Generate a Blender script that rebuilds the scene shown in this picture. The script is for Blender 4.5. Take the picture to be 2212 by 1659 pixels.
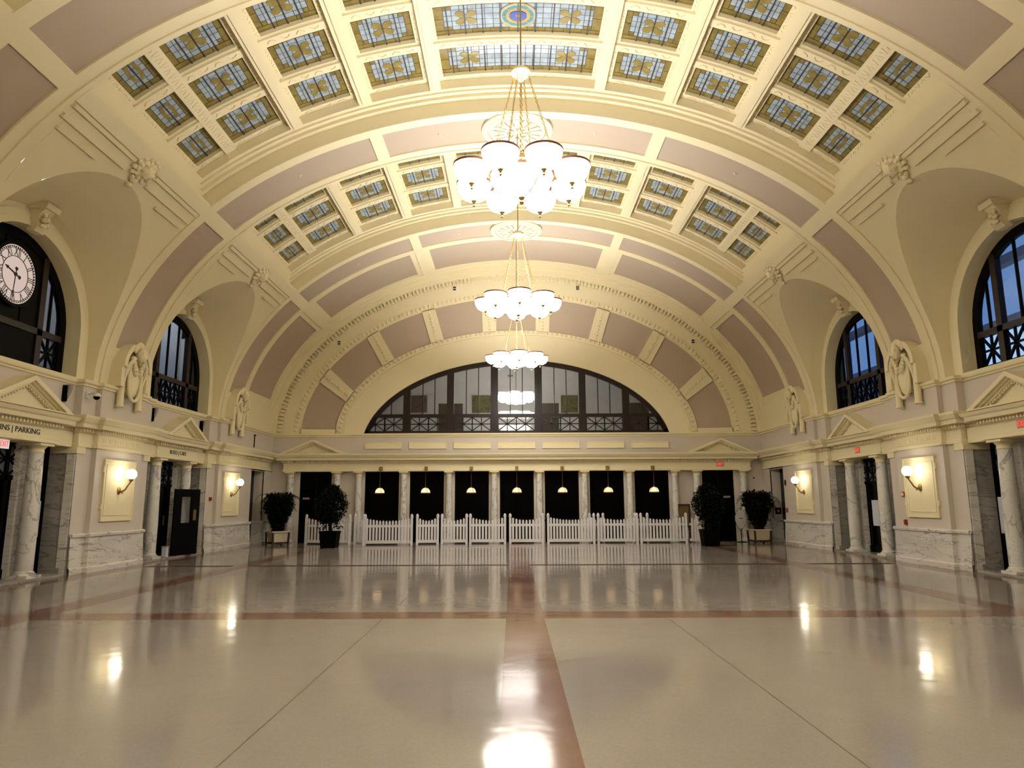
import bpy, math, random
from mathutils import Vector, Matrix, noise
random.seed(7)
R = math.radians
sin, cos, pi = math.sin, math.cos, math.pi
scene = bpy.context.scene
for o in list(bpy.data.objects):
    bpy.data.objects.remove(o)

# ------------------------------------------------------------------ camera
FOC = 1510.0
PITCH = math.atan((1086.5 - 829.5) / FOC)
YAW = math.atan((1107.0 - 1106.0) / FOC)
ROLL = -0.0042
fw = Vector((-sin(YAW) * cos(PITCH), cos(YAW) * cos(PITCH), sin(PITCH)))
rt0 = Vector((cos(YAW), sin(YAW), 0))
up0 = rt0.cross(fw)
rt = rt0 * cos(ROLL) + up0 * sin(ROLL)
up = rt0 * -sin(ROLL) + up0 * cos(ROLL)
cam = bpy.data.cameras.new('camera')
cam.sensor_fit = 'HORIZONTAL'
cam.sensor_width = 36.0
cam.lens = FOC / 2212.0 * 36.0
cam.clip_end = 300
camo = bpy.data.objects.new('camera', cam)
scene.collection.objects.link(camo)
m = Matrix((rt, up, -fw)).transposed().to_4x4()
m.translation = Vector((-0.165, 0.0, 1.6))
camo.matrix_world = m
scene.camera = camo

# ------------------------------------------------------------------ world: blue dusk outside
w = bpy.data.worlds.new('world')
scene.world = w
w.use_nodes = True
bg = w.node_tree.nodes['Background']
bg.inputs[0].default_value = (0.15, 0.31, 0.66, 1)
bg.inputs[1].default_value = 0.8

# ------------------------------------------------------------------ exposure
vs = scene.view_settings
vs.view_transform = 'Standard'
vs.look = 'None'
vs.gamma = 1.0
vs.use_curve_mapping = False
vs.exposure = 0.2
BOWL_E = 23.0          # radiance of the opal chandelier bowls
BULB_E = 88.0          # lamps inside the open bowls, throwing light up
GLOBE_E = 17.0         # radiance of the wall globes
scene.cycles.use_denoising = True
scene.cycles.max_bounces = 5
scene.cycles.diffuse_bounces = 3
scene.cycles.glossy_bounces = 3
scene.cycles.use_adaptive_sampling = True
scene.cycles.adaptive_threshold = 0.09
scene.cycles.adaptive_min_samples = 16
scene.cycles.use_light_tree = False
scene.cycles.transparent_max_bounces = 10
scene.cycles.caustics_reflective = False
scene.cycles.caustics_refractive = False
scene.cycles.sample_clamp_indirect = 6.0

# ------------------------------------------------------------------ materials
MAT = {}
def new_mat(name):
    mt = bpy.data.materials.new(name)
    mt.use_nodes = True
    nt = mt.node_tree
    b = nt.nodes['Principled BSDF']
    MAT[name] = mt
    return mt, nt, b
def simple(name, col, rough=0.5, metal=0.0, spec=0.5, var=0.06, scale=6.0, bump=0.0, bscale=40.0):
    mt, nt, b = new_mat(name)
    b.inputs['Roughness'].default_value = rough
    b.inputs['Metallic'].default_value = metal
    b.inputs['Specular IOR Level'].default_value = spec
    tc = nt.nodes.new('ShaderNodeTexCoord')
    n = nt.nodes.new('ShaderNodeTexNoise')
    n.inputs['Scale'].default_value = scale
    n.inputs['Detail'].default_value = 4
    nt.links.new(tc.outputs['Object'], n.inputs['Vector'])
    r = nt.nodes.new('ShaderNodeValToRGB')
    r.color_ramp.elements[0].position = 0.3
    r.color_ramp.elements[1].position = 0.7
    r.color_ramp.elements[0].color = tuple(c * (1 - var) for c in col) + (1,)
    r.color_ramp.elements[1].color = tuple(min(1, c * (1 + var)) for c in col) + (1,)
    nt.links.new(n.outputs['Fac'], r.inputs['Fac'])
    nt.links.new(r.outputs['Color'], b.inputs['Base Color'])
    if bump:
        n2 = nt.nodes.new('ShaderNodeTexNoise')
        n2.inputs['Scale'].default_value = bscale
        nt.links.new(tc.outputs['Object'], n2.inputs['Vector'])
        bp = nt.nodes.new('ShaderNodeBump')
        bp.inputs['Strength'].default_value = bump
        bp.inputs['Distance'].default_value = 0.02
        nt.links.new(n2.outputs['Fac'], bp.inputs['Height'])
        nt.links.new(bp.outputs['Normal'], b.inputs['Normal'])
    return mt
def emit(name, col, strength):
    mt = bpy.data.materials.new(name)
    mt.use_nodes = True
    nt = mt.node_tree
    nt.nodes.clear()
    o = nt.nodes.new('ShaderNodeOutputMaterial')
    e = nt.nodes.new('ShaderNodeEmission')
    e.inputs[0].default_value = col + (1,)
    e.inputs[1].default_value = strength
    nt.links.new(e.outputs[0], o.inputs[0])
    MAT[name] = mt
    return mt
def marble(name, base, vein, scale=1.3, width=0.035, rough=0.22, stretch=(1, 1, 0.5), dist=1.6, amount=1.0):
    mt, nt, b = new_mat(name)
    b.inputs['Roughness'].default_value = rough
    tc = nt.nodes.new('ShaderNodeTexCoord')
    mp = nt.nodes.new('ShaderNodeMapping')
    mp.inputs['Scale'].default_value = stretch
    mp.inputs['Rotation'].default_value = (0.5, 0.3, 0.2)
    nt.links.new(tc.outputs['Object'], mp.inputs['Vector'])
    cols = []
    prev = None
    for k, (sc, wd, am) in enumerate(((scale, width, 1.0), (scale * 2.6, width * 0.6, 0.55))):
        n = nt.nodes.new('ShaderNodeTexNoise')
        n.inputs['Scale'].default_value = sc
        n.inputs['Detail'].default_value = 5
        n.inputs['Roughness'].default_value = 0.55
        n.inputs['Distortion'].default_value = dist
        nt.links.new(mp.outputs[0], n.inputs['Vector'])
        s = nt.nodes.new('ShaderNodeMath'); s.operation = 'SUBTRACT'; s.inputs[1].default_value = 0.5
        a = nt.nodes.new('ShaderNodeMath'); a.operation = 'ABSOLUTE'
        nt.links.new(n.outputs['Fac'], s.inputs[0]); nt.links.new(s.outputs[0], a.inputs[0])
        r = nt.nodes.new('ShaderNodeMapRange')
        r.inputs['From Min'].default_value = 0.0
        r.inputs['From Max'].default_value = wd
        r.inputs['To Min'].default_value = am * amount
        r.inputs['To Max'].default_value = 0.0
        nt.links.new(a.outputs[0], r.inputs['Value'])
        cols.append(r)
    n3 = nt.nodes.new('ShaderNodeTexNoise')
    n3.inputs['Scale'].default_value = scale * 0.9
    nt.links.new(mp.outputs[0], n3.inputs['Vector'])
    r3 = nt.nodes.new('ShaderNodeMapRange')
    r3.inputs['From Min'].default_value = 0.45
    r3.inputs['From Max'].default_value = 0.75
    r3.inputs['To Max'].default_value = 0.35 * amount
    nt.links.new(n3.outputs['Fac'], r3.inputs['Value'])
    mx = nt.nodes.new('ShaderNodeMath'); mx.operation = 'MAXIMUM'
    nt.links.new(cols[0].outputs[0], mx.inputs[0]); nt.links.new(cols[1].outputs[0], mx.inputs[1])
    mx2 = nt.nodes.new('ShaderNodeMath'); mx2.operation = 'MAXIMUM'
    nt.links.new(mx.outputs[0], mx2.inputs[0]); nt.links.new(r3.outputs[0], mx2.inputs[1])
    mix = nt.nodes.new('ShaderNodeMix'); mix.data_type = 'RGBA'
    mix.inputs[6].default_value = base + (1,)
    mix.inputs[7].default_value = vein + (1,)
    nt.links.new(mx2.outputs[0], mix.inputs[0])
    nt.links.new(mix.outputs[2], b.inputs['Base Color'])
    return mt
def glass(name, tint, refl=0.12, rough=0.03):
    mt = bpy.data.materials.new(name)
    mt.use_nodes = True
    nt = mt.node_tree
    nt.nodes.clear()
    o = nt.nodes.new('ShaderNodeOutputMaterial')
    t = nt.nodes.new('ShaderNodeBsdfTransparent'); t.inputs[0].default_value = tint + (1,)
    g = nt.nodes.new('ShaderNodeBsdfGlossy'); g.inputs['Roughness'].default_value = rough
    x = nt.nodes.new('ShaderNodeMixShader'); x.inputs[0].default_value = refl
    nt.links.new(t.outputs[0], x.inputs[1]); nt.links.new(g.outputs[0], x.inputs[2])
    nt.links.new(x.outputs[0], o.inputs[0])
    MAT[name] = mt
    return mt

simple('cream', (0.84, 0.742, 0.485), 0.55, var=0.015, scale=1.5, spec=0.25)
simple('ornament', (0.84, 0.745, 0.50), 0.55, var=0.05, scale=9, spec=0.25, bump=0.6, bscale=14)
#simple('lunette_paint', (0.70, 0.585, 0.36), 0.6, var=0.02, scale=1.2, spec=0.2)
simple('mauve', (0.475, 0.39, 0.295), 0.7, var=0.02, scale=1.2, spec=0.2)
simple('wall_paint', (0.64, 0.57, 0.495), 0.6, var=0.015, scale=1.2, spec=0.25)
simple('black_metal', (0.002, 0.0018, 0.0018), 0.5, var=0.2, spec=0.06)
simple('bronze', (0.014, 0.006, 0.005), 0.4, var=0.2, spec=0.3)
simple('bronze_rim', (0.16, 0.07, 0.05), 0.45, metal=0.6, var=0.1)
simple('brass', (0.62, 0.43, 0.16), 0.3, metal=1.0, var=0.1)
simple('dull_brass', (0.30, 0.20, 0.07), 0.45, metal=0.8, var=0.15)
simple('white_paint', (0.78, 0.76, 0.78), 0.45, var=0.03, scale=3)
simple('planter_white', (0.62, 0.54, 0.38), 0.5, var=0.05)
simple('dark_wood', (0.035, 0.018, 0.010), 0.5, var=0.3)
simple('pot_black', (0.0012, 0.0012, 0.0012), 0.6, var=0.2, spec=0.04)
simple('bark', (0.008, 0.006, 0.004), 0.8, var=0.3, spec=0.1)
simple('leaf', (0.004, 0.007, 0.0025), 0.6, var=0.5, scale=14, spec=0.15)
simple('leaf_light', (0.012, 0.020, 0.006), 0.5, var=0.5, scale=14, spec=0.25)
simple('red_plastic', (0.32, 0.02, 0.012), 0.4, var=0.1)
simple('white_plastic', (0.7, 0.68, 0.64), 0.4, var=0.02)
simple('grey_plastic', (0.33, 0.29, 0.27), 0.5, var=0.05)
simple('paper', (0.62, 0.64, 0.72), 0.6, var=0.03)
simple('letter_black', (0.015, 0.012, 0.010), 0.5, var=0.05)
simple('board_tan', (0.14, 0.085, 0.02), 0.5, var=0.1)
simple('dark_void', (0.004, 0.004, 0.005), 0.6, var=0.2)
simple('mezz_white', (0.78, 0.77, 0.76), 0.7, var=0.02)
simple('room_grey', (0.50, 0.50, 0.51), 0.7, var=0.03)
simple('facade', (0.34, 0.36, 0.42), 0.7, var=0.12, scale=1.5)
simple('facade_dark', (0.10, 0.10, 0.11), 0.7, var=0.12, scale=1.5)
simple('art_green', (0.11, 0.115, 0.03), 0.6, var=0.9, scale=7)
simple('art_red', (0.13, 0.05, 0.06), 0.6, var=0.6, scale=9)
simple('art_dark', (0.03, 0.032, 0.028), 0.6, var=0.6, scale=6)
marble('marble_white', (0.78, 0.75, 0.69), (0.20, 0.19, 0.20), 0.9, 0.018, stretch=(0.45, 0.45, 2.4), amount=0.8)
marble('marble_column', (0.76, 0.74, 0.69), (0.17, 0.17, 0.19), 1.3, 0.028, stretch=(1.0, 1.0, 0.6), amount=0.65)
marble('marble_grey', (0.38, 0.355, 0.315), (0.15, 0.14, 0.135), 0.9, 0.03, stretch=(0.5, 0.5, 1.6), amount=0.8)
glass('pane_glass', (0.88, 0.9, 0.92), 0.05)
glass('lunette_glass', (0.80, 0.80, 0.79), 0.05)

def terrazzo(name, col, rough, var):
    mt, nt, b = new_mat(name)
    b.inputs['Roughness'].default_value = rough
    b.inputs['Specular IOR Level'].default_value = 0.38
    tc = nt.nodes.new('ShaderNodeTexCoord')
    n = nt.nodes.new('ShaderNodeTexNoise'); n.inputs['Scale'].default_value = 0.55; n.inputs['Detail'].default_value = 5
    n2 = nt.nodes.new('ShaderNodeTexVoronoi'); n2.inputs['Scale'].default_value = 70
    nt.links.new(tc.outputs['Object'], n.inputs['Vector'])
    nt.links.new(tc.outputs['Object'], n2.inputs['Vector'])
    r = nt.nodes.new('ShaderNodeValToRGB')
    r.color_ramp.elements[0].position = 0.3; r.color_ramp.elements[1].position = 0.72
    r.color_ramp.elements[0].color = tuple(c * (1 - var) for c in col) + (1,)
    r.color_ramp.elements[1].color = tuple(c * (1 + var) for c in col) + (1,)
    nt.links.new(n.outputs['Fac'], r.inputs['Fac'])
    mix = nt.nodes.new('ShaderNodeMix'); mix.data_type = 'RGBA'; mix.blend_type = 'MULTIPLY'
    mix.inputs[0].default_value = 0.12
    nt.links.new(r.outputs['Color'], mix.inputs[6]); nt.links.new(n2.outputs['Color'], mix.inputs[7])
    nt.links.new(mix.outputs[2], b.inputs['Base Color'])
    mr = nt.nodes.new('ShaderNodeMapRange')
    mr.inputs['From Min'].default_value = 0.3; mr.inputs['From Max'].default_value = 0.7
    mr.inputs['To Min'].default_value = rough * 0.75; mr.inputs['To Max'].default_value = rough * 1.35
    nt.links.new(n.outputs['Fac'], mr.inputs['Value'])
    nt.links.new(mr.outputs[0], b.inputs['Roughness'])
    n3 = nt.nodes.new('ShaderNodeTexNoise'); n3.inputs['Scale'].default_value = 2.2
    nt.links.new(tc.outputs['Object'], n3.inputs['Vector'])
    bp = nt.nodes.new('ShaderNodeBump'); bp.inputs['Strength'].default_value = 0.05; bp.inputs['Distance'].default_value = 0.05
    nt.links.new(n3.outputs['Fac'], bp.inputs['Height'])
    nt.links.new(bp.outputs['Normal'], b.inputs['Normal'])
terrazzo('terrazzo_cream', (0.325, 0.287, 0.252), 0.10, 0.05)
terrazzo('terrazzo_red', (0.215, 0.115, 0.085), 0.12, 0.10)
simple('ticket_glass', (0.0008, 0.0008, 0.0008), 0.5, var=0.3, spec=0.03)
simple('terrazzo_dark', (0.06, 0.035, 0.022), 0.5, var=0.2, spec=0.1)
simple('seam_dark', (0.16, 0.11, 0.06), 0.4, var=0.2)

def stained(name, col, rough):
    mt = simple(name, col, rough, var=0.22, scale=5, spec=0.6)
stained('glass_blue', (0.36, 0.44, 0.50), 0.16)
stained('glass_amber', (0.235, 0.18, 0.050), 0.2)
stained('glass_petal', (0.27, 0.21, 0.062), 0.22)
stained('glass_gold', (0.34, 0.25, 0.06), 0.25)
stained('glass_teal', (0.05, 0.22, 0.22), 0.2)
stained('glass_cobalt', (0.05, 0.09, 0.42), 0.2)
stained('glass_rose', (0.30, 0.16, 0.12), 0.25)
simple('lead', (0.030, 0.026, 0.028), 0.5, var=0.2)
emit('opal', (1.0, 0.93, 0.82), BOWL_E)
emit('bulb', (1.0, 0.95, 0.92), BULB_E)
emit('globe', (1.0, 0.90, 0.70), GLOBE_E)
emit('lamp_shade', (1.0, 0.66, 0.38), 1.3)
emit('exit_red', (1.0, 0.10, 0.05), 1.1)
emit('exit_white', (0.9, 0.75, 0.72), 0.7)
emit('clock_face', (1.0, 0.78, 0.66), 0.56)
emit('mezz_lamp', (1.0, 0.97, 0.92), 14.0)
emit('office_light', (0.55, 0.80, 0.80), 0.42)
emit('added_glow', (0.42, 0.66, 1.0), 1.0)  # glow for the box added outside the near right window
emit('corridor_lamp', (0.86, 0.93, 1.0), 26.0)


for _n in ('clock_face', 'exit_red', 'exit_white', 'lamp_shade', 'office_light'):
    MAT[_n].cycles.emission_sampling = 'NONE'      # faint glows: too weak to be worth light samples

# ------------------------------------------------------------------ mesh helpers
COL = scene.collection
class MB:
    def __init__(s):
        s.v = []; s.f = []
    def add(s, vs, fs):
        n = len(s.v)
        s.v.extend(tuple(p) for p in vs)
        s.f.extend(tuple(i + n for i in f) for f in fs)
        return s
    def quad(s, *p):
        return s.add(p, [tuple(range(len(p)))])
    def box(s, x0, x1, y0, y1, z0, z1):
        vs = [(x, y, z) for z in (z0, z1) for y in (y0, y1) for x in (x0, x1)]
        return s.add(vs, [(0, 2, 3, 1), (4, 5, 7, 6), (0, 1, 5, 4), (2, 6, 7, 3), (0, 4, 6, 2), (1, 3, 7, 5)])
    def hexa(s, a, b):
        """box between two quads a and b (4 points each)"""
        return s.add(list(a) + list(b), [(3, 2, 1, 0), (4, 5, 6, 7), (0, 1, 5, 4), (1, 2, 6, 5), (2, 3, 7, 6), (3, 0, 4, 7)])
    def sweep(s, path, prof, closed=False, caps=True):
        """prof (out, z) carried along the plan path [(x, y)]; 'out' is to the left of travel"""
        n = len(path)
        rings = []
        for i, p in enumerate(path):
            def nrm(a, b):
                dx, dy = b[0] - a[0], b[1] - a[1]
                l = math.hypot(dx, dy) or 1
                return (-dy / l, dx / l)
            ns = []
            if i > 0 or closed: ns.append(nrm(path[i - 1], p))
            if i < n - 1 or closed: ns.append(nrm(p, path[(i + 1) % n]))
            if len(ns) == 2:
                mx, my = ns[0][0] + ns[1][0], ns[0][1] + ns[1][1]
                d = 1 + ns[0][0] * ns[1][0] + ns[0][1] * ns[1][1]
                d = max(d, 0.2)
                mx, my = mx / d, my / d
            else:
                mx, my = ns[0]
            rings.append([(p[0] + mx * q, p[1] + my * q, z) for q, z in prof])
        k = len(prof)
        vs = [q for r in rings for q in r]
        fs = []
        rng = n if closed else n - 1
        for i in range(rng):
            j = (i + 1) % n
            for a in range(k - 1):
                fs.append((i * k + a, j * k + a, j * k + a + 1, i * k + a + 1))
        if caps and not closed and k > 2:
            fs.append(tuple(range(k - 1, -1, -1)))
            fs.append(tuple((n - 1) * k + a for a in range(k)))
        return s.add(vs, fs)
    def tube(s, pts, r, n=8, cap=True):
        pts = [Vector(p) for p in pts]
        m_ = len(pts)
        rs = r if isinstance(r, (list, tuple)) else [r] * m_
        t0 = (pts[1] - pts[0]).normalized()
        a = t0.orthogonal().normalized()
        vs, fs = [], []
        for i, p in enumerate(pts):
            t = (pts[min(i + 1, m_ - 1)] - pts[max(i - 1, 0)])
            t = t.normalized() if t.length > 1e-9 else t0
            a = (a - t * a.dot(t))
            a = a.normalized() if a.length > 1e-6 else t.orthogonal().normalized()
            b = t.cross(a)
            for k in range(n):
                g = 2 * pi * k / n
                vs.append(p + (a * cos(g) + b * sin(g)) * rs[i])
        for i in range(m_ - 1):
            for k in range(n):
                k2 = (k + 1) % n
                fs.append((i * n + k, i * n + k2, (i + 1) * n + k2, (i + 1) * n + k))
        if cap:
            fs.append(tuple(range(n - 1, -1, -1)))
            fs.append(tuple((m_ - 1) * n + k for k in range(n)))
        return s.add(vs, fs)
    def lathe(s, prof, n=24, c=(0, 0, 0), cap=True, a0=0.0, a1=2 * pi, mapf=None):
        full = abs(a1 - a0 - 2 * pi) < 1e-6
        m_ = n if full else n + 1
        vs, fs = [], []
        for r, z in prof:
            for k in range(m_):
                g = a0 + (a1 - a0) * k / n
                p = (c[0] + r * cos(g), c[1] + r * sin(g), c[2] + z)
                vs.append(mapf(p) if mapf else p)
        for i in range(len(prof) - 1):
            for k in range(n):
                k2 = (k + 1) % m_ if full else k + 1
                fs.append((i * m_ + k, i * m_ + k2, (i + 1) * m_ + k2, (i + 1) * m_ + k))
        if cap and full:
            if prof[0][0] > 1e-6: fs.append(tuple(range(m_ - 1, -1, -1)))
            if prof[-1][0] > 1e-6: fs.append(tuple((len(prof) - 1) * m_ + k for k in range(m_)))
        return s.add(vs, fs)
    def prism(s, poly, fn, d0, d1):
        """poly [(u, v)] -> fn(u, v, d); extruded from depth d0 to d1"""
        n = len(poly)
        vs = [fn(u, v, d0) for u, v in poly] + [fn(u, v, d1) for u, v in poly]
        fs = [tuple(range(n - 1, -1, -1)), tuple(range(n, 2 * n))]
        fs += [(i, (i + 1) % n, n + (i + 1) % n, n + i) for i in range(n)]
        return s.add(vs, fs)
    def ring(s, outer, inner, fn, d0, d1, closed=False):
        """band between two equally long polylines, extruded from d0 to d1"""
        n = len(outer)
        vs = []
        for d in (d0, d1):
            vs += [fn(u, v, d) for u, v in outer] + [fn(u, v, d) for u, v in inner]
        fs = []
        for i in range(n if closed else n - 1):
            j = (i + 1) % n
            fs += [(i, j, n + j, n + i), (2 * n + i, 3 * n + i, 3 * n + j, 2 * n + j),
                   (i, 2 * n + i, 2 * n + j, j), (n + i, n + j, 3 * n + j, 3 * n + i)]
        if not closed:
            fs += [(0, n, 3 * n, 2 * n), (n - 1, 3 * n - 1, 4 * n - 1, 2 * n - 1)]
        return s.add(vs, fs)
    def blob(s, c, r, seed=0, amp=0.25, freq=3.0, sub=(16, 10)):
        nu, nv = sub
        vs, fs = [], []
        for j in range(nv + 1):
            t = pi * j / nv
            for i in range(nu):
                g = 2 * pi * i / nu
                d = Vector((sin(t) * cos(g), sin(t) * sin(g), cos(t)))
                k = 1 + amp * noise.noise(d * freq + Vector((seed * 7.1, seed * 3.3, 1.7)))
                vs.append((c[0] + d.x * r[0] * k, c[1] + d.y * r[1] * k, c[2] + d.z * r[2] * k))
        for j in range(nv):
            for i in range(nu):
                i2 = (i + 1) % nu
                fs.append((j * nu + i, (j + 1) * nu + i, (j + 1) * nu + i2, j * nu + i2))
        return s.add(vs, fs)
    def mesh(s, name, mat, smooth=False, sx=1):
        me = bpy.data.meshes.new(name)
        vs = s.v if sx == 1 else [(-x, y, z) for x, y, z in s.v]
        fs = s.f if sx == 1 else [f[::-1] for f in s.f]
        me.from_pydata(vs, [], fs)
        if mat: me.materials.append(MAT[mat] if isinstance(mat, str) else mat)
        if smooth:
            me.shade_smooth()
            try:
                me.set_sharp_from_angle(angle=R(38))
            except Exception:
                pass
        me.update()
        return me
    def build(s, name, mat, parent=None, smooth=False, sx=1):
        if not s.v: return None
        o = bpy.data.objects.new(name, s.mesh(name, mat, smooth, sx))
        COL.objects.link(o)
        if parent: o.parent = parent
        return o

def link_mesh(name, me, parent=None, loc=(0, 0, 0), rot=(0, 0, 0), scale=None):
    o = bpy.data.objects.new(name, me)
    COL.objects.link(o)
    o.location = loc; o.rotation_euler = rot
    if scale: o.scale = scale
    if parent: o.parent = parent
    return o
def tag(o, label=None, cat=None, group=None, kind=None):
    if label: o['label'] = label
    if cat: o['category'] = cat
    if group: o['group'] = group
    if kind: o['kind'] = kind
    return o
def thing(name, label, cat, loc=(0, 0, 0), rotz=0.0, group=None):
    o = bpy.data.objects.new(name, None)
    COL.objects.link(o)
    o.empty_display_size = 0.2
    o.location = loc; o.rotation_euler = (0, 0, rotz)
    return tag(o, label, cat, group)
def root(name, label=None):
    o = bpy.data.objects.new(name, None)
    COL.objects.link(o)
    o['kind'] = 'structure'
    if label: o['label'] = label
    return o
def copy_tree(src, parent=None, loc=None, rotz=None, label=None):
    c = src.copy(); COL.objects.link(c)
    if parent is not None: c.parent = parent
    if loc is not None: c.location = loc
    if rotz is not None: c.rotation_euler = (0, 0, rotz)
    if label: c['label'] = label
    for ch in src.children: copy_tree(ch, c)
    return c
def text_mesh(txt, size, depth=0.004, align='CENTER', squeeze=1.0):
    cu = bpy.data.curves.new('lettering', 'FONT')
    cu.body = txt; cu.size = size; cu.extrude = depth; cu.align_x = align; cu.align_y = 'CENTER'
    cu.resolution_u = 3
    ob = bpy.data.objects.new('lettering', cu)
    COL.objects.link(ob)
    bpy.context.view_layer.update()
    me = bpy.data.meshes.new_from_object(ob.evaluated_get(bpy.context.evaluated_depsgraph_get()))
    bpy.data.objects.remove(ob)
    bpy.data.curves.remove(cu)
    for v in me.vertices: v.co.x *= squeeze
    return me
# ================================================================== FLOOR
floor = MB().box(-13.5, 13.5, -1.2, 31.0, -0.2, 0.0).build('floor', 'terrazzo_cream')
tag(floor, 'polished cream terrazzo floor with red brown strips', kind='structure')
def fstrip(x0, x1, y0, y1, name='floor_strip', mat='terrazzo_red', h=0.0015):
    return MB().box(x0, x1, y0, y1, -0.01, h).build(name, mat, floor)
HS = 0.27
YS = [2.1, 10.55, 18.85, 27.0]
for x in (-7.25, 0.0, 7.25): fstrip(x - HS, x + HS, -1.0, 29.6)
for y in YS:
    for x0, x1 in ((-9.7, -7.25 - HS), (-7.25 + HS, -HS), (HS, 7.25 - HS), (7.25 + HS, 9.7)):
        if y == 18.85: fstrip(x0, x1, y - 0.2, y + 0.12, mat='terrazzo_dark', h=0.002)
        else: fstrip(x0, x1, y - 0.3, y + 0.3)
for s in (-1, 1):
    fstrip(min(s * 9.72, s * 11.4), max(s * 9.72, s * 11.4), -1.0, 29.6)
    for x in (2.0,):
        fstrip(s * x - 0.006, s * x + 0.006, -1.0, 10.25, 'floor_seam', 'seam_dark', 0.001)
        fstrip(s * x - 0.006, s * x + 0.006, 10.85, 18.55, 'floor_seam', 'seam_dark', 0.001)
# ================================================================== VAULT
VA, VB, VZ = 10.45, 7.5, 4.4
RIBS = [3.56, 10.84, 18.12]
BAYS = [7.2, 14.48, 21.76]
YEND = 29.75
def V(phi, y, off=0.0):
    a = R(phi)
    return ((VA + off) * sin(a), y, VZ + (VB + off) * cos(a))
def nphi(p0, p1): return max(1, int(math.ceil(abs(p1 - p0) / 2.0)))
def vpatch(mb, p0, p1, y0, y1, off, ny=1):
    n = nphi(p0, p1)
    vs, fs = [], []
    for i in range(n + 1):
        p = p0 + (p1 - p0) * i / n
        for j in range(ny + 1):
            vs.append(V(p, y0 + (y1 - y0) * j / ny, off))
    for i in range(n):
        for j in range(ny):
            a = i * (ny + 1) + j
            fs.append((a, a + 1, a + ny + 2, a + ny + 1))
    mb.add(vs, fs)
def vwall_phi(mb, p, y0, y1, o0, o1):
    mb.quad(V(p, y0, o0), V(p, y1, o0), V(p, y1, o1), V(p, y0, o1))
def vwall_y(mb, p0, p1, y, o0, o1):
    n = nphi(p0, p1)
    vs, fs = [], []
    for i in range(n + 1):
        p = p0 + (p1 - p0) * i / n
        vs += [V(p, y, o0), V(p, y, o1)]
    for i in range(n): fs.append((2 * i, 2 * i + 1, 2 * i + 3, 2 * i + 2))
    mb.add(vs, fs)
def vstrip(mb, p0, p1, y0, y1, h, base=0.02):
    vpatch(mb, p0, p1, y0, y1, -h)
    vwall_phi(mb, p0, y0, y1, base, -h); vwall_phi(mb, p1, y0, y1, base, -h)
    vwall_y(mb, p0, p1, y0, base, -h); vwall_y(mb, p0, p1, y1, base, -h)
def vault_cells(mb, phis, ys, fn, panels=None):
    """fn(pmid, ymid) -> (offset, kind) ; kind c = plaster, m = own panel object, g = left open for glass, v = only its edges count"""
    P, Q = len(phis) - 1, len(ys) - 1
    g = [[fn((phis[i] + phis[i + 1]) / 2, (ys[j] + ys[j + 1]) / 2) for j in range(Q)] for i in range(P)]
    for i in range(P):
        for j in range(Q):
            c = g[i][j]
            if c is None: continue
            off, k = c
            if k == 'c': vpatch(mb, phis[i], phis[i + 1], ys[j], ys[j + 1], off)
            elif k == 'm' and panels is not None: panels.append((phis[i], phis[i + 1], ys[j], ys[j + 1], off))
            if i + 1 < P and g[i + 1][j] and abs(g[i + 1][j][0] - off) > 1e-5:
                vwall_phi(mb, phis[i + 1], ys[j], ys[j + 1], off, g[i + 1][j][0])
            if j + 1 < Q and g[i][j + 1] and abs(g[i][j + 1][0] - off) > 1e-5:
                vwall_y(mb, phis[i], phis[i + 1], ys[j + 1], off, g[i][j + 1][0])

ceiling = root('ceiling', 'elliptical cream barrel vault with mauve panels and skylight coffers')
def panel_objs(lst, mat='mauve'):
    for p0, p1, y0, y1, off in lst:
        mb = MB(); vpatch(mb, p0, p1, y0, y1, off, 1)
        mb.build('ceiling_panel', mat, ceiling, smooth=True)

# --- ordinary transverse ribs
MPH = [-88.6, -81, -52.5, -49.9, -22.5, -20.5, 20.5, 22.5, 49.9, 52.5, 81, 88.6]
def is_panel(p): return abs(p) < 20.5 or 22.5 < abs(p) < 49.9 or 52.5 < abs(p) < 81
for c in RIBS:
    mb, pl = MB(), []
    def fn(p, y):
        d = abs(y - c)
        if d < 0.63 and is_panel(p): return (0.05, 'm')
        if d > 0.90: return (-0.035, 'c')
        return (0.0, 'c')
    vault_cells(mb, MPH, [c - 1.02, c - 0.90, c - 0.63, c + 0.63, c + 0.90, c + 1.02], fn, pl)
    for s in (-1, 1):
        vwall_y(mb, -88.6, 88.6, c + s * 1.02, -0.035, 0.05)
    mb.build('transverse_rib', 'cream', ceiling, smooth=True)
    panel_objs(pl)
# --- the last rib with its second row of panels against the end wall
mb, pl = MB(), []
c = 25.4
YE = [c - 1.02, c - 0.90, 24.76, 26.0, 26.37, 26.47, 28.95, 29.05, YEND + 0.3]
PHE = [-88.6, -81, -78.5, -53.8, -52.5, -49.9, -48.5, -23.7, -22.5, -20.5, -19.2, 19.2, 20.5, 22.5, 23.7, 48.5, 49.9, 52.5, 53.8, 78.5, 81, 88.6]
def fn(p, y):
    a = abs(p)
    if 24.76 < y < 26.0 and is_panel(p): return (0.05, 'm')
    if 26.37 < y < 29.05:
        if 26.47 < y < 28.95 and (a < 19.2 or 23.7 < a < 48.5 or 53.8 < a < 78.5): return (0.09, 'm')
        if a < 20.5 or 22.5 < a < 49.9 or 52.5 < a < 81: return (0.05, 'c')
    if y < c - 0.90: return (-0.035, 'c')
    return (0.0, 'c')
vault_cells(mb, PHE, YE, fn, pl)
vwall_y(mb, -88.6, 88.6, c - 1.02, -0.035, 0.05)
mb.build('transverse_rib', 'cream', ceiling, smooth=True)
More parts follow.
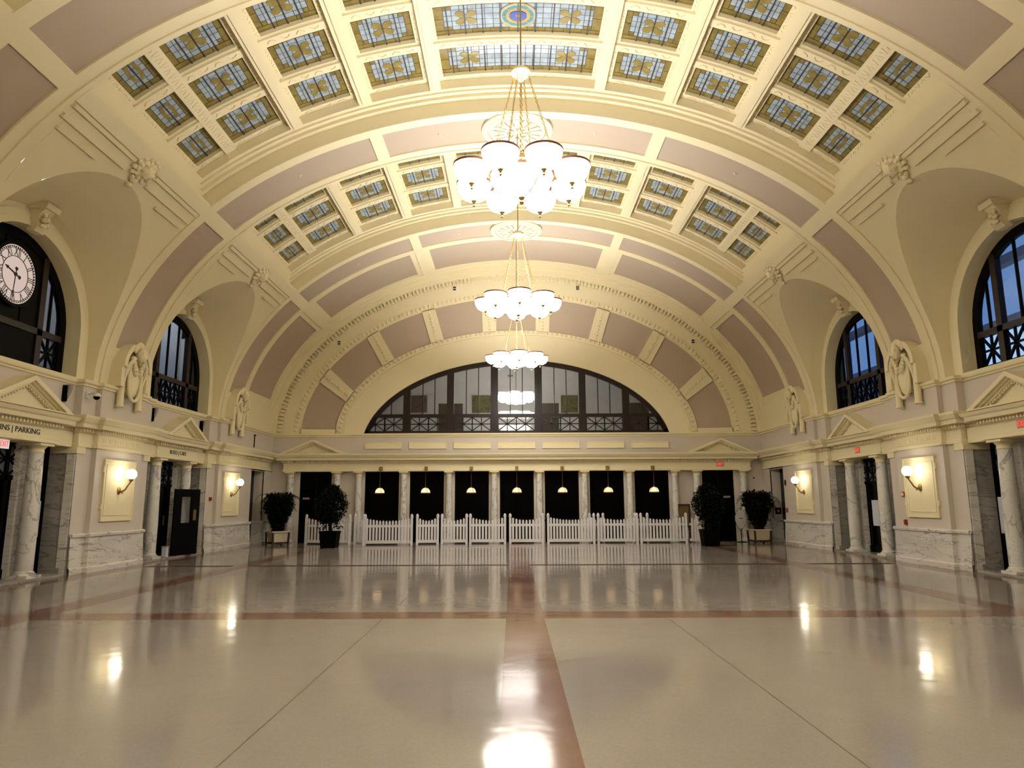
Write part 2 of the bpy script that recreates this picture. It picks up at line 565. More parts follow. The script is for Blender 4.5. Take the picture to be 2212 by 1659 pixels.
# merge neighbouring patches into whole panels
def merge_panels(lst):
    rows = {}
    for p0, p1, y0, y1, off in lst: rows.setdefault((round(y0, 3), round(y1, 3), off), []).append((p0, p1))
    out = []
    for (y0, y1, off), seg in rows.items():
        seg.sort()
        cur = list(seg[0])
        for a, b in seg[1:]:
            if abs(a - cur[1]) < 1e-4: cur[1] = b
            else: out.append((cur[0], cur[1], y0, y1, off)); cur = [a, b]
        out.append((cur[0], cur[1], y0, y1, off))
    return out
panel_objs(merge_panels(pl))
# --- plain vault behind the camera
mb = MB(); vpatch(mb, -88.6, 88.6, -1.0, RIBS[0] - 1.02, 0.0, 2); mb.build('vault_shell', 'cream', ceiling, smooth=True)
# --- unseen shell added above the vault to block sky light leaks
mb = MB(); vpatch(mb, -58, 58, -1.5, 30.4, 1.35, 2); mb.build('light_block_shell', 'dark_void', ceiling)

# --- skylight bays
COLS = [(-46.7, -42.3), (-40.4, -33.0), (-29.85, -22.7), (-19.6, -12.6), (-9.9, 9.9), (12.6, 19.6), (22.7, 29.85), (33.0, 40.4), (42.3, 46.7)]
ROWS = [(-2.02, -0.91), (-0.545, 0.545), (0.91, 2.02)]
def col_of(p):
    for k, (a, b) in enumerate(COLS):
        if a < p < b: return k
    return None
def row_of(d):
    for k, (a, b) in enumerate(ROWS):
        if a < d < b: return k
    return None
BPH = sorted(set([-51, -49.7, -49.0, -48.3, -47.5, 51, 49.7, 49.0, 48.3, 47.5] + [x for c_ in COLS for x in c_]
                 + [s * x for s in (-1, 1) for x in (10.5, 11.1, 11.6, 12.0, 20.2, 20.7, 21.6, 22.1, 30.5, 31.0, 32.0, 32.4)]))
BYS = [-2.66, -2.62, -2.45, -2.32, -2.2, -2.02, -0.91, -0.84, -0.62, -0.545, 0.545, 0.62, 0.84, 0.91, 2.02, 2.2, 2.32, 2.45, 2.62, 2.66]
def is_main(a):
    return 10.5 < a < 12.0 or 20.2 < a < 22.1 or 30.5 < a < 32.4
def is_main_core(a):
    return 11.1 < a < 11.6 or 20.7 < a < 21.6 or 31.0 < a < 32.0
def bay_fn(c):
    def fn(p, y):
        a, d = abs(p), y - c
        e = abs(d)
        if a > 49.7 or e > 2.62: return (0.0 if a > 49.7 else 0.05, 'v')
        if a > 49.0 or e > 2.45: return (0.34, 'c')
        if a > 48.3 or e > 2.32: return (0.42, 'c')
        if a > 47.5 or e > 2.2: return (0.47, 'c')
        if is_main(a): return (0.43 if is_main_core(a) else 0.47, 'c')
        k, r_ = col_of(p), row_of(d)
        if k is not None and r_ is not None: return (0.80, 'g')
        if k is None and 40.4 < a < 42.3: return (0.64, 'c')
        if 0.545 < e < 0.91 and 0.62 < e < 0.84: return (0.65, 'c')
        return (0.70, 'c')
    return fn
def stained_panel(c, k, r_, single):
    p0, p1 = COLS[k]; y0, y1 = ROWS[r_]
    y0 += c; y1 += c
    if k == 4: us = [0.055 + 0.89 * i / 18 for i in range(19)]
    elif k in (0, 8): us = [0.16, 0.33, 0.5, 0.67, 0.84]
    else: us = [0.11, 0.20, 0.35, 0.5, 0.65, 0.80, 0.89]
    vv = [0.13, 0.25, 0.42, 0.58, 0.75, 0.87]
    N, M_ = len(us) - 1, len(vv) - 1
    def P(u, v, o): return V(p0 + (p1 - p0) * u, y0 + (y1 - y0) * v, o)
    fr = MB(); vpatch(fr, p0 - 0.1, p1 + 0.1, y0 - 0.02, y1 + 0.02, 0.822)
    bars = [0.27, 0.5, 0.73] if k != 4 else [0.075 + 0.85 * i / 8 for i in range(0, 9)]
    if k in (0, 8): bars = [0.5]
    hw = 0.014 / abs(R(p1 - p0) * 10)
    for b_ in bars:
        fr.hexa([P(b_ - hw, 0, 0.775), P(b_ + hw, 0, 0.775), P(b_ + hw, 1, 0.775), P(b_ - hw, 1, 0.775)],
                [P(b_ - hw, 0, 0.82), P(b_ + hw, 0, 0.82), P(b_ + hw, 1, 0.82), P(b_ - hw, 1, 0.82)])
    pan = fr.build('stained_glass_panel', 'lead', ceiling)
    blue, amber = MB(), MB()
    gu, gv = 0.007 / abs(R(p1 - p0) * 10), 0.008
    cells = []
    for i in range(N):
        for j in range(M_):
            corner = i in (0, N - 1) and j in (0, M_ - 1)
            cells.append((us[i], us[i + 1], vv[j], vv[j + 1], corner and k not in (0, 8)))
    nt_ = 9 if k == 4 else 3
    for e in range(nt_):
        for (a, b) in ((0, vv[0]), (vv[-1], 1)): cells.append((e / nt_, (e + 1) / nt_, a, b, True))
    for (a, b) in ((0, us[0]), (us[-1], 1)):
        for (c0, c1) in ((vv[0], .5), (.5, vv[-1])): cells.append((a, b, c0, c1, True))
    for (a, b, cc, d, am) in cells:
        a += gu; b -= gu; cc += gv; d -= gv
        lo = [P(a, cc, 0.80), P(b, cc, 0.80), P(b, d, 0.80), P(a, d, 0.80)]
        hi = [P(a, cc, 0.815), P(b, cc, 0.815), P(b, d, 0.815), P(a, d, 0.815)]
        if single:
            MB().hexa(lo, hi).build('pane', 'glass_amber' if am else 'glass_blue', pan)
        else:
            (amber if am else blue).hexa(lo, hi)
    if not single:
        for q, mt in ((blue, 'glass_blue'), (amber, 'glass_amber')):
            o = q.build('pane_field', mt, pan)
            o['kind'] = 'stuff'
    # four petal flower motifs
    L, Hh = R(p1 - p0) * 10.6, (y1 - y0)
    cs = [0.5] if k != 4 else [0.19, 0.81]
    if k in (0, 8):
        tris = MB()
        for su in (-1, 1):
            pts = [(0.5 + su * (0.06 + 0.15 * abs(cos(t))) , 0.5 + 0.27 * sin(t)) for t in [R(x) for x in range(-90, 91, 30)]]
            inn = [(0.5 + su * (0.03 + 0.06 * abs(cos(t))), 0.5 + 0.2 * sin(t)) for t in [R(x) for x in range(-90, 91, 30)]]
            tris.ring(pts, inn, lambda u, v, d: P(u, v, d), 0.792, 0.80)
        tris.build('petal_ring', 'glass_petal', pan)
    else:
        for cu in cs:
            for su in (-1, 1):
                for sv in (-1, 1):
                    poly = []
                    ang = math.atan2(sv * 0.36, su * 0.34)
                    for t in range(12):
                        g = 2 * pi * t / 12
                        rr, ww = 0.135, 0.075 * (1 + 0.3 * cos(g))
                        x = 0.15 + rr * cos(g); yv = ww * sin(g) * 1.25
                        X_ = x * cos(ang) - yv * sin(ang); Y_ = x * sin(ang) + yv * cos(ang)
                        poly.append((cu + X_ * (1.05 / L), 0.5 + Y_ * 1.0 / Hh))
                    MB().prism(poly, lambda u, v, d: P(u, v, d), 0.790, 0.80).build('petal', 'glass_petal', pan)
    if k == 4 and r_ == 1:
        def SP(u, v, d): return P(0.5 + u / L, 0.5 + v / Hh, d)
        def circ(r, n=28): return [(r * cos(2 * pi * i / n), r * sin(2 * pi * i / n)) for i in range(n)]
        for ro, ri, mt, d in ((0.42, 0.38, 'glass_gold', 0.783), (0.38, 0.35, 'glass_blue', 0.784), (0.35, 0.27, 'glass_teal', 0.783), (0.27, 0.19, 'glass_gold', 0.784)):
            MB().ring(circ(ro), circ(ri), SP, d, 0.80, closed=True).build('seal_ring', mt, pan)
        MB().prism([(0.19 * cos(2 * pi * i / 20), 0.15 * sin(2 * pi * i / 20)) for i in range(20)], SP, 0.782, 0.80).build('seal_centre', 'glass_cobalt', pan)
        MB().prism([(0.06, 0), (0.02, 0.05), (-0.05, 0.03), (-0.06, -0.04), (0.02, -0.06)], SP, 0.779, 0.79).build('seal_heart', 'glass_rose', pan)
        for i in range(8):
            a = 2 * pi * i / 8
            MB().prism([(0.31 * cos(a) + 0.04 * cos(a + t), 0.31 * sin(a) + 0.03 * sin(a + t)) for t in (0, 1.5, 3.1, 4.6)], SP, 0.779, 0.79).build('seal_leaf', 'glass_gold', pan)
    return pan
def leaf_row(mb, fnp, n, h):
    """a run of little raised acanthus curls along a coffer side; fnp(t, s, d)"""
    for i in range(n):
        t0 = (i + 0.5) / n
        s_ = 1 if i % 2 else -1
        w_ = 0.34 / n
        pts = [(-w_, -0.2 * s_), (-w_ * 0.35, 0.22 * s_), (w_ * 0.4, 0.1 * s_), (w_ * 0.8, -0.16 * s_)]
        for a, b in zip(pts[:-1], pts[1:]):
            q = [fnp(t0 + a[0], 0.5 + a[1] - 0.07, h), fnp(t0 + b[0], 0.5 + b[1] - 0.07, h), fnp(t0 + b[0], 0.5 + b[1] + 0.07, h), fnp(t0 + a[0], 0.5 + a[1] + 0.07, h)]
            p = [fnp(t0 + a[0], 0.5 + a[1] - 0.12, 0), fnp(t0 + b[0], 0.5 + b[1] - 0.12, 0), fnp(t0 + b[0], 0.5 + b[1] + 0.12, 0), fnp(t0 + a[0], 0.5 + a[1] + 0.12, 0)]
            mb.hexa(p, q)

ZS0, RO, RI = 5.65, 2.35, 1.92          # side window arch: springing, outer and inner radius
XW, XF = 10.65, 10.95                    # recessed wall plane and window plane
def arch_line(r, z0, zs, n=24, c=0.0):
    pts = [(c + r, z0)] + [(c + r * cos(pi * i / n), zs + r * sin(pi * i / n)) for i in range(n + 1)] + [(c - r, z0)]
    return pts
def vault_x(z): return VA * math.sqrt(max(0.0, 1 - ((z - VZ) / VB) ** 2))
for bi, c in enumerate(BAYS):
    mb = MB()
    vault_cells(mb, BPH, [c + y for y in BYS], bay_fn(c))
    mb.build('coffer_grid', 'cream', ceiling, smooth=True)
    orn = MB()
    for k, (p0, p1) in enumerate(COLS):
        for d_ in (-0.73, 0.73):
            n_ = max(2, int(round(abs(p1 - p0) / 1.9)))
            leaf_row(orn, lambda t, s, h, d_=d_: V(p0 + (p1 - p0) * t, c + d_ - 0.1 + 0.2 * s, 0.65 - h), n_, 0.022)
        for d_ in (-2.11, 2.11):
            n_ = max(2, int(round(abs(p1 - p0) / 2.2)))
            leaf_row(orn, lambda t, s, h, d_=d_: V(p0 + (p1 - p0) * t, c + d_ - 0.08 + 0.16 * s, 0.70 - h), n_, 0.022)
    for a0, a1, o_ in ((40.5, 42.2, 0.64), (46.75, 47.45, 0.70), (32.45, 32.95, 0.70), (29.9, 30.45, 0.70), (22.15, 22.65, 0.70), (19.65, 20.15, 0.70), (12.05, 12.55, 0.70), (9.95, 10.45, 0.70)):
        for s in (-1, 1):
            leaf_row(orn, lambda t, u, h: V(s * (a0 + (a1 - a0) * u), c - 2.0 + 4.0 * t, o_ - h), 22, 0.012)
    o = orn.build('coffer_ornament', 'cream', ceiling); o['kind'] = 'stuff'
    for k in range(9):
        for r_ in range(3):
            if bi == 0:
                q = MB(); vpatch(q, COLS[k][0], COLS[k][1], c + ROWS[r_][0], c + ROWS[r_][1], 0.81)
                q.build('stained_glass_panel', 'glass_blue', ceiling)
            else:
                stained_panel(c, k, r_, bi == 1)
    for s in (-1, 1):
        # spandrel part of the vault with the arched penetration
        mb = MB()
        def phi_at(z): return math.degrees(math.acos(max(-1, min(1, (z - VZ) / VB))))
        dys = [2.4 * cos(pi * i / 40) for i in range(41)]
        for i in range(40):
            for j in range(8):
                q = []
                for (ii, jj) in ((i, j), (i + 1, j), (i + 1, j + 1), (i, j + 1)):
                    d = dys[ii]
                    ph1 = phi_at(6.2 + math.sqrt(max(0, 2.4 ** 2 - d * d)))
                    q.append(V(s * (49.7 + (ph1 - 49.7) * jj / 8), c + d, 0.0))
                mb.add(q, [(0, 1, 2, 3)])
        for d0, d1 in ((-2.62, -2.4), (2.4, 2.62)):
            vpatch(mb, s * 49.7, s * 88.6, c + d0, c + d1, 0.0)
        for (p0, p1, dd) in ((52.4, 52.95, 0.42), (54.2, 54.8, 0.42)):
            for t in (-1, 1):
                vstrip(mb, s * p0, s * p1, c + min(t * 2.55, t * dd), c + max(t * 2.55, t * dd), 0.06)
        vstrip(mb, s * 50.0, s * 52.2, c - 2.62, c + 2.62, 0.04)
        for t in (-1, 1):
            vstrip(mb, s * 55.9, s * 56.35, c + min(t * 2.42, t * 1.2), c + max(t * 2.42, t * 1.2), 0.055)
        mb.build('vault_spandrel', 'cream', ceiling, smooth=True)
        # lunette surface running from the vault edge down to the window arch
        mb = MB()
        E_, A_ = [], []
        for i in range(6):
            t = i / 6
            z = 4.5 + (6.2 - 4.5) * t; E_.append((vault_x(z), 2.4, z)); A_.append((XW, RO, 4.5 + (ZS0 - 4.5) * t))
        for i in range(33):
            a = pi * i / 32
            z = 6.2 + 2.4 * sin(a); E_.append((vault_x(z), 2.4 * cos(a), z)); A_.append((XW, RO * cos(a), ZS0 + RO * sin(a)))
        for i in range(5, -1, -1):
            t = i / 6
            z = 4.5 + (6.2 - 4.5) * t; E_.append((vault_x(z), -2.4, z)); A_.append((XW, -RO, 4.5 + (ZS0 - 4.5) * t))
        nn = len(E_); K = 5
        vs_ = []
        for k in range(K + 1):
            t = k / K
            for e, a in zip(E_, A_):
                vs_.append((s * (e[0] + (a[0] - e[0]) * t), c + e[1] + (a[1] - e[1]) * t, e[2] + (a[2] - e[2]) * t))
        fs_ = [(k * nn + i, k * nn + i + 1, (k + 1) * nn + i + 1, (k + 1) * nn + i) for k in range(K) for i in range(nn - 1)]
        mb.add(vs_, fs_)
        mb.build('lunette_vault', 'cream', ceiling, smooth=True)
# --- ceiling medallions
def medallion(y):
    z = VZ + VB - 0.03
    t = MB()
    t.lathe([(1.0, 0.03), (0.99, -0.03), (0.93, -0.06), (0.86, -0.03), (0.82, -0.07), (0.795, -0.07), (0.79, 0.02), (0.78, 0.02), (0.775, -0.05), (0.70, -0.055), (0.68, -0.02), (0.0, -0.02)], 48, (0, y, z))
    md = t.build('ceiling_medallion', 'cream', ceiling, smooth=True)
    MB().lathe([(0.665, -0.021), (0.0, -0.0215)], 32, (0, y, z), cap=False).build('medallion_recess', 'mauve', md)
    for k in range(16):
        a = 2 * pi * k / 16
        p = MB()
        def fnp(u, v, d): return (u * cos(a) - v * sin(a), y + u * sin(a) + v * cos(a), z + d)
        w0, w1 = (0.035, 0.07) if k % 2 else (0.05, 0.11)
        r0 = 0.12 if k % 2 else 0.30
        p.prism([(r0, -w0), (0.66, -w1), (0.68, 0), (0.66, w1), (r0, w0)], fnp, -0.06, -0.02)
        p.build('medallion_petal', 'cream', md)
    r2 = MB(); r2.ring([(0.36 * cos(2 * pi * i / 24), 0.36 * sin(2 * pi * i / 24)) for i in range(24)], [(0.30 * cos(2 * pi * i / 24), 0.30 * sin(2 * pi * i / 24)) for i in range(24)], lambda u, v, d: (u, y + v, z + d), -0.07, -0.02, closed=True)
    r2.lathe([(0.13, -0.02), (0.13, -0.07), (0.06, -0.09), (0, -0.09)], 16, (0, y, z))
    r2.build('medallion_boss', 'cream', md)
for y in RIBS + [25.4]: medallion(y)
# --- little sprinkler heads in the mauve panels
for c in (18.12, 25.4):
    for p in (-35, -12, 12, 35):
        q = V(p, c, 0.05)
        o = MB().lathe([(0.035, 0.0), (0.03, -0.03), (0.012, -0.035), (0.012, -0.06), (0.0, -0.06)], 10).build('sprinkler_head', 'white_plastic', ceiling)
        o.location = q
# ================================================================== SIDE WALLS
PIERS = [10.9, 18.18, 25.46]
XP, XS, XR, XD = 10.35, 10.47, 10.65, 11.12      # pier face, side strip, recess wall, door plane
PROF = [(-.02, 2.96), (.045, 2.96), (.045, 3.04), (.015, 3.05), (.015, 3.28), (.05, 3.30), (.05, 3.32), (.07, 3.32), (.07, 3.40), (.24, 3.41), (.26, 3.50), (.28, 3.51), (.30, 3.53), (.36, 3.62), (.37, 3.68), (-.05, 3.70)]
WAINS = [(.09, 0), (.09, .12), (.05, .15), (.04, .15), (.04, .83)]
CAPP = [(.04, .83), (.09, .85), (.10, .90), (.06, .93), (-.02, .93)]
SILL = [(0, 4.42), (.04, 4.43), (.04, 4.47), (.09, 4.50), (.10, 4.57), (-.2, 4.59)]
def pier_path(i, x_end=XR):
    c = PIERS[i]
    if i < 2:
        return [(x_end, c - 1.63), (XS, c - 1.63), (XS, c - 1.05), (XP, c - 1.05), (XP, c + 1.05), (XS, c + 1.05), (XS, c + 1.63), (x_end, c + 1.63)]
    return [(x_end, 23.68), (XS, 23.68), (XS, 24.33), (XP, 24.33), (XP, YEND)]
def dentils(mb, path, proj0, proj1, z0, z1, wd=0.055, step=0.105):
    for (x0, y0), (x1, y1) in zip(path[:-1], path[1:]):
        L = math.hypot(x1 - x0, y1 - y0)
        if L < 0.09: continue
        tx, ty = (x1 - x0) / L, (y1 - y0) / L
        nx, ny = -ty, tx
        n = max(1, int((L + 2 * proj0) / step))
        a0 = -proj0 * 0.6
        for k in range(n):
            t = a0 + (k + 0.5) * (L - 2 * a0) / n
            q = []
            for tt in (t - wd / 2, t + wd / 2):
                for pp in (proj0, proj1): q.append((x0 + tx * tt + nx * pp, y0 + ty * tt + ny * pp))
            b = [(q[0][0], q[0][1]), (q[2][0], q[2][1]), (q[3][0], q[3][1]), (q[1][0], q[1][1])]
            mb.hexa([(x, y, z0) for x, y in b], [(x, y, z1) for x, y in b])
def column(parent, x, y, z0, z1, r, sx, name='column', sq=1.35):
    """round marble column with moulded base and plain capital"""
    col = MB().lathe([(r * 1.0, z0 + .14), (r * 1.02, z0 + (z1 - z0) * .35), (r * .84, z1 - .20)], 24, (x, y, 0)).build(name, 'marble_column', parent, smooth=True, sx=sx)
    b = MB()
    q = r * sq
    b.box(x - q, x + q, y - q, y + q, z0, z0 + .06)
    b.lathe([(q, z0 + .06), (q * 1.0, z0 + .09), (r * 1.12, z0 + .105), (r * 1.15, z0 + .125), (r, z0 + .15)], 24, (x, y, 0))
    b.build('column_base', 'marble_white', col, smooth=True, sx=sx)
    k = MB()
    k.lathe([(r * .84, z1 - .21), (r * .92, z1 - .20), (r * .86, z1 - .18), (r * .86, z1 - .12), (r * 1.15, z1 - .06), (r * 1.2, z1 - .05)], 24, (x, y, 0))
    k.box(x - q, x + q, y - q, y + q, z1 - .05, z1)
    k.build('capital', 'cream', col, smooth=True, sx=sx)
    return col
def pediment(parent, c, xf, xb, half, zb, za, sx, fn=None, dent=True):
    """triangular pediment in the (u, z) plane; fn(u, z, d)"""
    fn = fn or (lambda u, v, d: (d, c + u, v))
    h = za - zb
    sl = h / half
    def tri(k, lift): return [(-half * k, zb + lift), (0, zb + lift + sl * half * k), (half * k, zb + lift)]
    o0, o1 = tri(1.0, 0), tri(0.80, 0.03)
    pm = MB().ring(o0, o1, fn, xf, xb, closed=True).build('pediment', 'cream', parent, sx=sx)
    MB().ring(tri(0.90, 0.012), tri(0.72, 0.045), fn, xf + (0.07 if xb > xf else -0.07), xb, closed=True).build('pediment_moulding', 'cream', pm, sx=sx)
    s_ = 1 if xb > xf else -1
    MB().ring(tri(0.76, 0.035), tri(0.62, 0.06), fn, xf + s_ * 0.13, xb, closed=True).build('pediment_moulding', 'cream', pm, sx=sx)
    MB().prism(tri(0.66, 0.05), fn, xf + s_ * 0.22, xb).build('tympanum', 'cream', pm, sx=sx)
    if dent:
        d = MB()
        t3 = tri(0.62, 0.06)
        for a, b in ((t3[0], t3[1]), (t3[1], t3[2])):
            L = math.hypot(b[0] - a[0], b[1] - a[1]); n = int(L / 0.085)
            for k in range(n):
                u = a[0] + (b[0] - a[0]) * (k + .5) / n; v = a[1] + (b[1] - a[1]) * (k + .5) / n
                d.prism([(u - .022, v - .055), (u + .022, v - .055), (u + .022, v + .03), (u - .022, v + .03)], fn, xf + s_ * 0.15, xf + s_ * 0.21)
        o = d.build('pediment_dentils', 'cream', pm, sx=sx); o['kind'] = 'stuff'
    return pm
def arch_top(y, r): return ZS0 + math.sqrt(max(0.0, r * r - y * y))
def side_window(name, c, sx, label, clock=False):
    wroot = root(name, label)
    x0, x1 = XF - 0.02, XF + 0.08
    fn = lambda u, v, d: (d, c + u, v)
    ri = 1.70
    f = MB()
    f.ring(arch_line(1.95, 4.55, ZS0), arch_line(ri, 4.70, ZS0), fn, x0, x1)
    f.box(x0, x1, c - 1.9, c + 1.9, 4.52, 4.72)
    f.build('window_frame', 'black_metal', wroot, sx=sx)
    for y in (-0.98, 0.98):
        MB().box(x0 - .02, x1 + .02, c + y - .09, c + y + .09, 4.6, arch_top(y, 1.85)).build('mullion', 'bronze', wroot, sx=sx)
    MB().box(x0 - .02, x1 + .02, c - 1.75, c + 1.75, 5.40, 5.54).build('transom', 'bronze', wroot, sx=sx)
    ys = [-1.66, -1.34, -1.07, -0.89, -0.32, 0.32, 0.89, 1.07, 1.34, 1.66]
    for y in (-1.34, -0.32, 0.32, 1.34):
        MB().box(x0 + .02, x1 - .02, c + y - .022, c + y + .022, 5.5, arch_top(y, 1.75)).build('glazing_bar', 'black_metal', wroot, sx=sx)
    for y0, y1 in ((-1.66, -1.36), (-1.32, -1.07), (-0.89, -0.34), (-0.30, 0.30), (0.34, 0.89), (1.07, 1.32), (1.36, 1.66)):
        if clock and abs(y0 + y1) < 2: continue
        n = 5
        poly = [(y0, 5.54), (y1, 5.54)] + [(y1 + (y0 - y1) * i / n, max(5.56, arch_top(y1 + (y0 - y1) * i / n, 1.71))) for i in range(n + 1)]
        MB().prism(poly, fn, XF + .02, XF + .03).build('pane', 'pane_glass', wroot, sx=sx)
    cells = [(-1.68, -1.07), (-0.89, -0.30), (-0.30, 0.30), (0.30, 0.89), (1.07, 1.68)]
    for y0, y1 in cells:
        if clock and abs(y0 + y1) < 2: continue
        l = MB()
        z0, z1 = 4.72, 5.40
        m_ = (y0 + y1) / 2; zm = (z0 + z1) / 2
        for (ya, za_, yb, zb_) in ((y0, z0, y1, z1), (y0, z1, y1, z0), (m_, z0, m_, z1), (y0, zm, y1, zm), (y0, z0, y0, z1), (y1, z0, y1, z1)):
            L = math.hypot(yb - ya, zb_ - za_); nx_, nz_ = -(zb_ - za_) / L * .022, (yb - ya) / L * .022
            l.prism([(ya + nx_, za_ + nz_), (yb + nx_, zb_ + nz_), (yb - nx_, zb_ - nz_), (ya - nx_, za_ - nz_)], fn, x0 + .02, x1 - .03)
        l.build('lattice', 'black_metal', wroot, sx=sx)
        MB().box(XF + .03, XF + .04, c + y0, c + y1, z0, z1).build('pane', 'pane_glass', wroot, sx=sx)
    if clock:
        MB().prism([(-0.95, 4.6), (0.95, 4.6)] + [(0.95 - 1.9 * i / 8, arch_top(0.95 - 1.9 * i / 8, 1.75)) for i in range(9)], fn, XF + .0, XF + .06).build('backing_board', 'black_metal', wroot, sx=sx)
    return wroot
def door_front(name, c, sx, label):
    """dark bronze doors between the columns with latticed lights over them"""
    d = root(name, label)
    MB().box(XD + .02, XD + .06, c - 1.95, c + 1.98, 0.0, 3.2).build('door_glass', 'door_black', d, sx=sx)
    f = MB()
    for y in (-1.9, -1.25, -0.62, 0.0, 0.62, 1.25, 1.9):
        f.box(XD - .05, XD + .03, c + y - .05, c + y + .05, 0, 3.0)
    f.box(XD - .05, XD + .03, c - 1.95, c + 1.95, 2.14, 2.24)
    f.box(XD - .05, XD + .03, c - 1.95, c + 1.95, 0.0, 0.25)
    f.build('door_frame', 'black_metal', d, sx=sx)
    fn = lambda u, v, dd: (dd, c + u, v)
    for y0, y1 in ((-1.85, -1.3), (-1.2, -0.67), (-0.57, -0.05), (0.05, 0.57), (0.67, 1.2), (1.3, 1.85)):
        l = MB()
        MB().box(XD - .01, XD, c + y0, c + y1, 2.24, 2.94).build('grille_pane', 'grille_glass', d, sx=sx)
        for t in range(2):
            za_, zb_ = 2.24 + .35 * t, 2.24 + .35 * (t + 1)
            for (ya, p, yb, q) in ((y0, za_, y1, zb_), (y0, zb_, y1, za_), ((y0 + y1) / 2, za_, (y0 + y1) / 2, zb_), (y0, zb_, y1, zb_)):
                L = math.hypot(yb - ya, q - p); nx_, nz_ = -(q - p) / L * .018, (yb - ya) / L * .018
                l.prism([(ya + nx_, p + nz_), (yb + nx_, q + nz_), (yb - nx_, q - nz_), (ya - nx_, p - nz_)], fn, XD - .04, XD - .01)
        l.build('lattice', 'black_metal', d, sx=sx)
        MB().box(XD - .06, XD - .02, c + y1 - .12, c + y1 - .09, .95, 1.25).build('door_handle', 'dull_brass', d, sx=sx)
    return d
simple('door_black', (0.003, 0.003, 0.004), 0.25, var=0.1, spec=0.25)
simple('grille_glass', (0.10, 0.11, 0.12), 0.2, var=0.2)

def cartouche(parent, c, sx):
    s = MB()
    s.blob((10.22, c, 4.84), (.14, .27, .50), 1, 0.04, 2.0, (20, 14))
    ct = s.build('cartouche', 'cream', parent, smooth=True, sx=sx)
    t = MB()
    pts = [(10.14, c + .32 * sin(a) * (1 + .1 * cos(2 * a)), 4.84 + .56 * cos(a)) for a in [2 * pi * i / 28 for i in range(29)]]
    t.tube(pts, .045, 8, cap=False)
    t.build('shield_rim', 'cream', ct, smooth=True, sx=sx)
    for sg in (-1, 1):
        p = MB()
        p.lathe([(.085, 4.06), (.10, 4.07), (.10, 4.10), (.085, 4.12), (.085, 4.74), (.10, 4.76), (.10, 4.80), (0, 4.82)], 14, (10.24, c + sg * .44, 0))
        p.tube([(10.2, c + sg * .44, 4.8), (10.14, c + sg * .46, 5.0), (10.08, c + sg * .40, 5.2), (10.05, c + sg * .28, 5.35)], [.06, .07, .06, .04], 8)
        p.build('scroll_post', 'cream', ct, smooth=True, sx=sx)
        g = MB()
        for i in range(5):
            g.blob((10.08, c + sg * (.26 - .04 * i), 5.34 - i * .09 + (i == 0) * .02), (.07, .07, .07), i + 3, .4, 3, (10, 7))
        g.build('garland', 'cream', ct, smooth=True, sx=sx)
    h = MB()
    h.blob((10.02, c, 5.50), (.15, .14, .19), 2, .18, 2.6, (16, 12))
    for i in range(7):
        a = pi * (i + .5) / 7
        h.blob((10.06, c + .24 * cos(a), 5.56 + .20 * sin(a)), (.06, .07, .10), 10 + i, .25, 3, (10, 7))
    h.blob((9.94, c, 5.46), (.05, .04, .07), 5, .1, 2, (8, 6))
    h.build('mask_head', 'cream', ct, smooth=True, sx=sx)
    k = MB()
    n = 18
    outer = [(c + .68 * cos(pi * i / n), 5.10 + .70 * sin(pi * i / n)) for i in range(n + 1)]
    inner = [(c + .54 * cos(pi * i / n), 5.10 + .56 * sin(pi * i / n)) for i in range(n + 1)]
    k.ring(outer, inner, lambda u, v, d: (d, u, v), 10.06, 10.5)
    for sg in (-1, 1): k.box(10.12, 10.5, c + sg * .61 - .07, c + sg * .61 + .07, 4.58, 5.12)
    k.build('hood_arch', 'cream', ct, smooth=True, sx=sx)
    return ct
def keystone(parent, c, sx):
    fn = lambda u, v, d: (u, c + d, v)
    k = MB()
    k.prism([(10.66, 7.46), (10.50, 7.46), (10.42, 7.56), (10.45, 7.70), (10.38, 7.86), (10.28, 7.96), (10.66, 7.98)], fn, -.15, .15)
    ks = k.build('keystone', 'cream', parent, sx=sx)
    MB().prism([(10.66, 7.95), (10.24, 7.95), (10.20, 8.02), (10.20, 8.07), (10.66, 8.10)], fn, -.22, .22).build('keystone_cap', 'cream', ks, sx=sx)
    g = MB()
    for i in range(6): g.blob((10.36 + .02 * (i % 2), c + (.07 if i % 2 else -.07), 7.58 + .065 * i), (.06, .07, .06), i, .4, 3, (8, 6))
    g.build('acanthus', 'cream', ks, smooth=True, sx=sx)
def mask(parent, c, sx):
    q = V(52.8, c, 0)
    b = MB()
    b.blob((q[0] - .06, c, q[2] - .06), (.17, .16, .18), 4, .35, 3.2, (18, 12))
    for ring_, n_, sz in ((.22, 11, .075), (.34, 13, .055)):
        for i in range(n_):
            a = 2 * pi * i / n_
            b.blob((q[0] - .03 + .62 * ring_ * sin(a), c + ring_ * cos(a), q[2] - .03 - .62 * ring_ * sin(a)), (sz, sz * 1.1, sz), 20 + i + n_, .5, 3, (8, 6))
    mk = b.build('mask_ornament', 'cream', parent, smooth=True, sx=sx)
    d = MB()
    for i in range(2):
        p = V(55.0 + 0.9 * i, c, 0)
        d.blob((p[0] - .03, c, p[2] - .03), (.07, .10 - .03 * i, .07), 40 + i, .35, 3, (9, 7))
    d.build('mask_pendant', 'cream', mk, smooth=True, sx=sx)

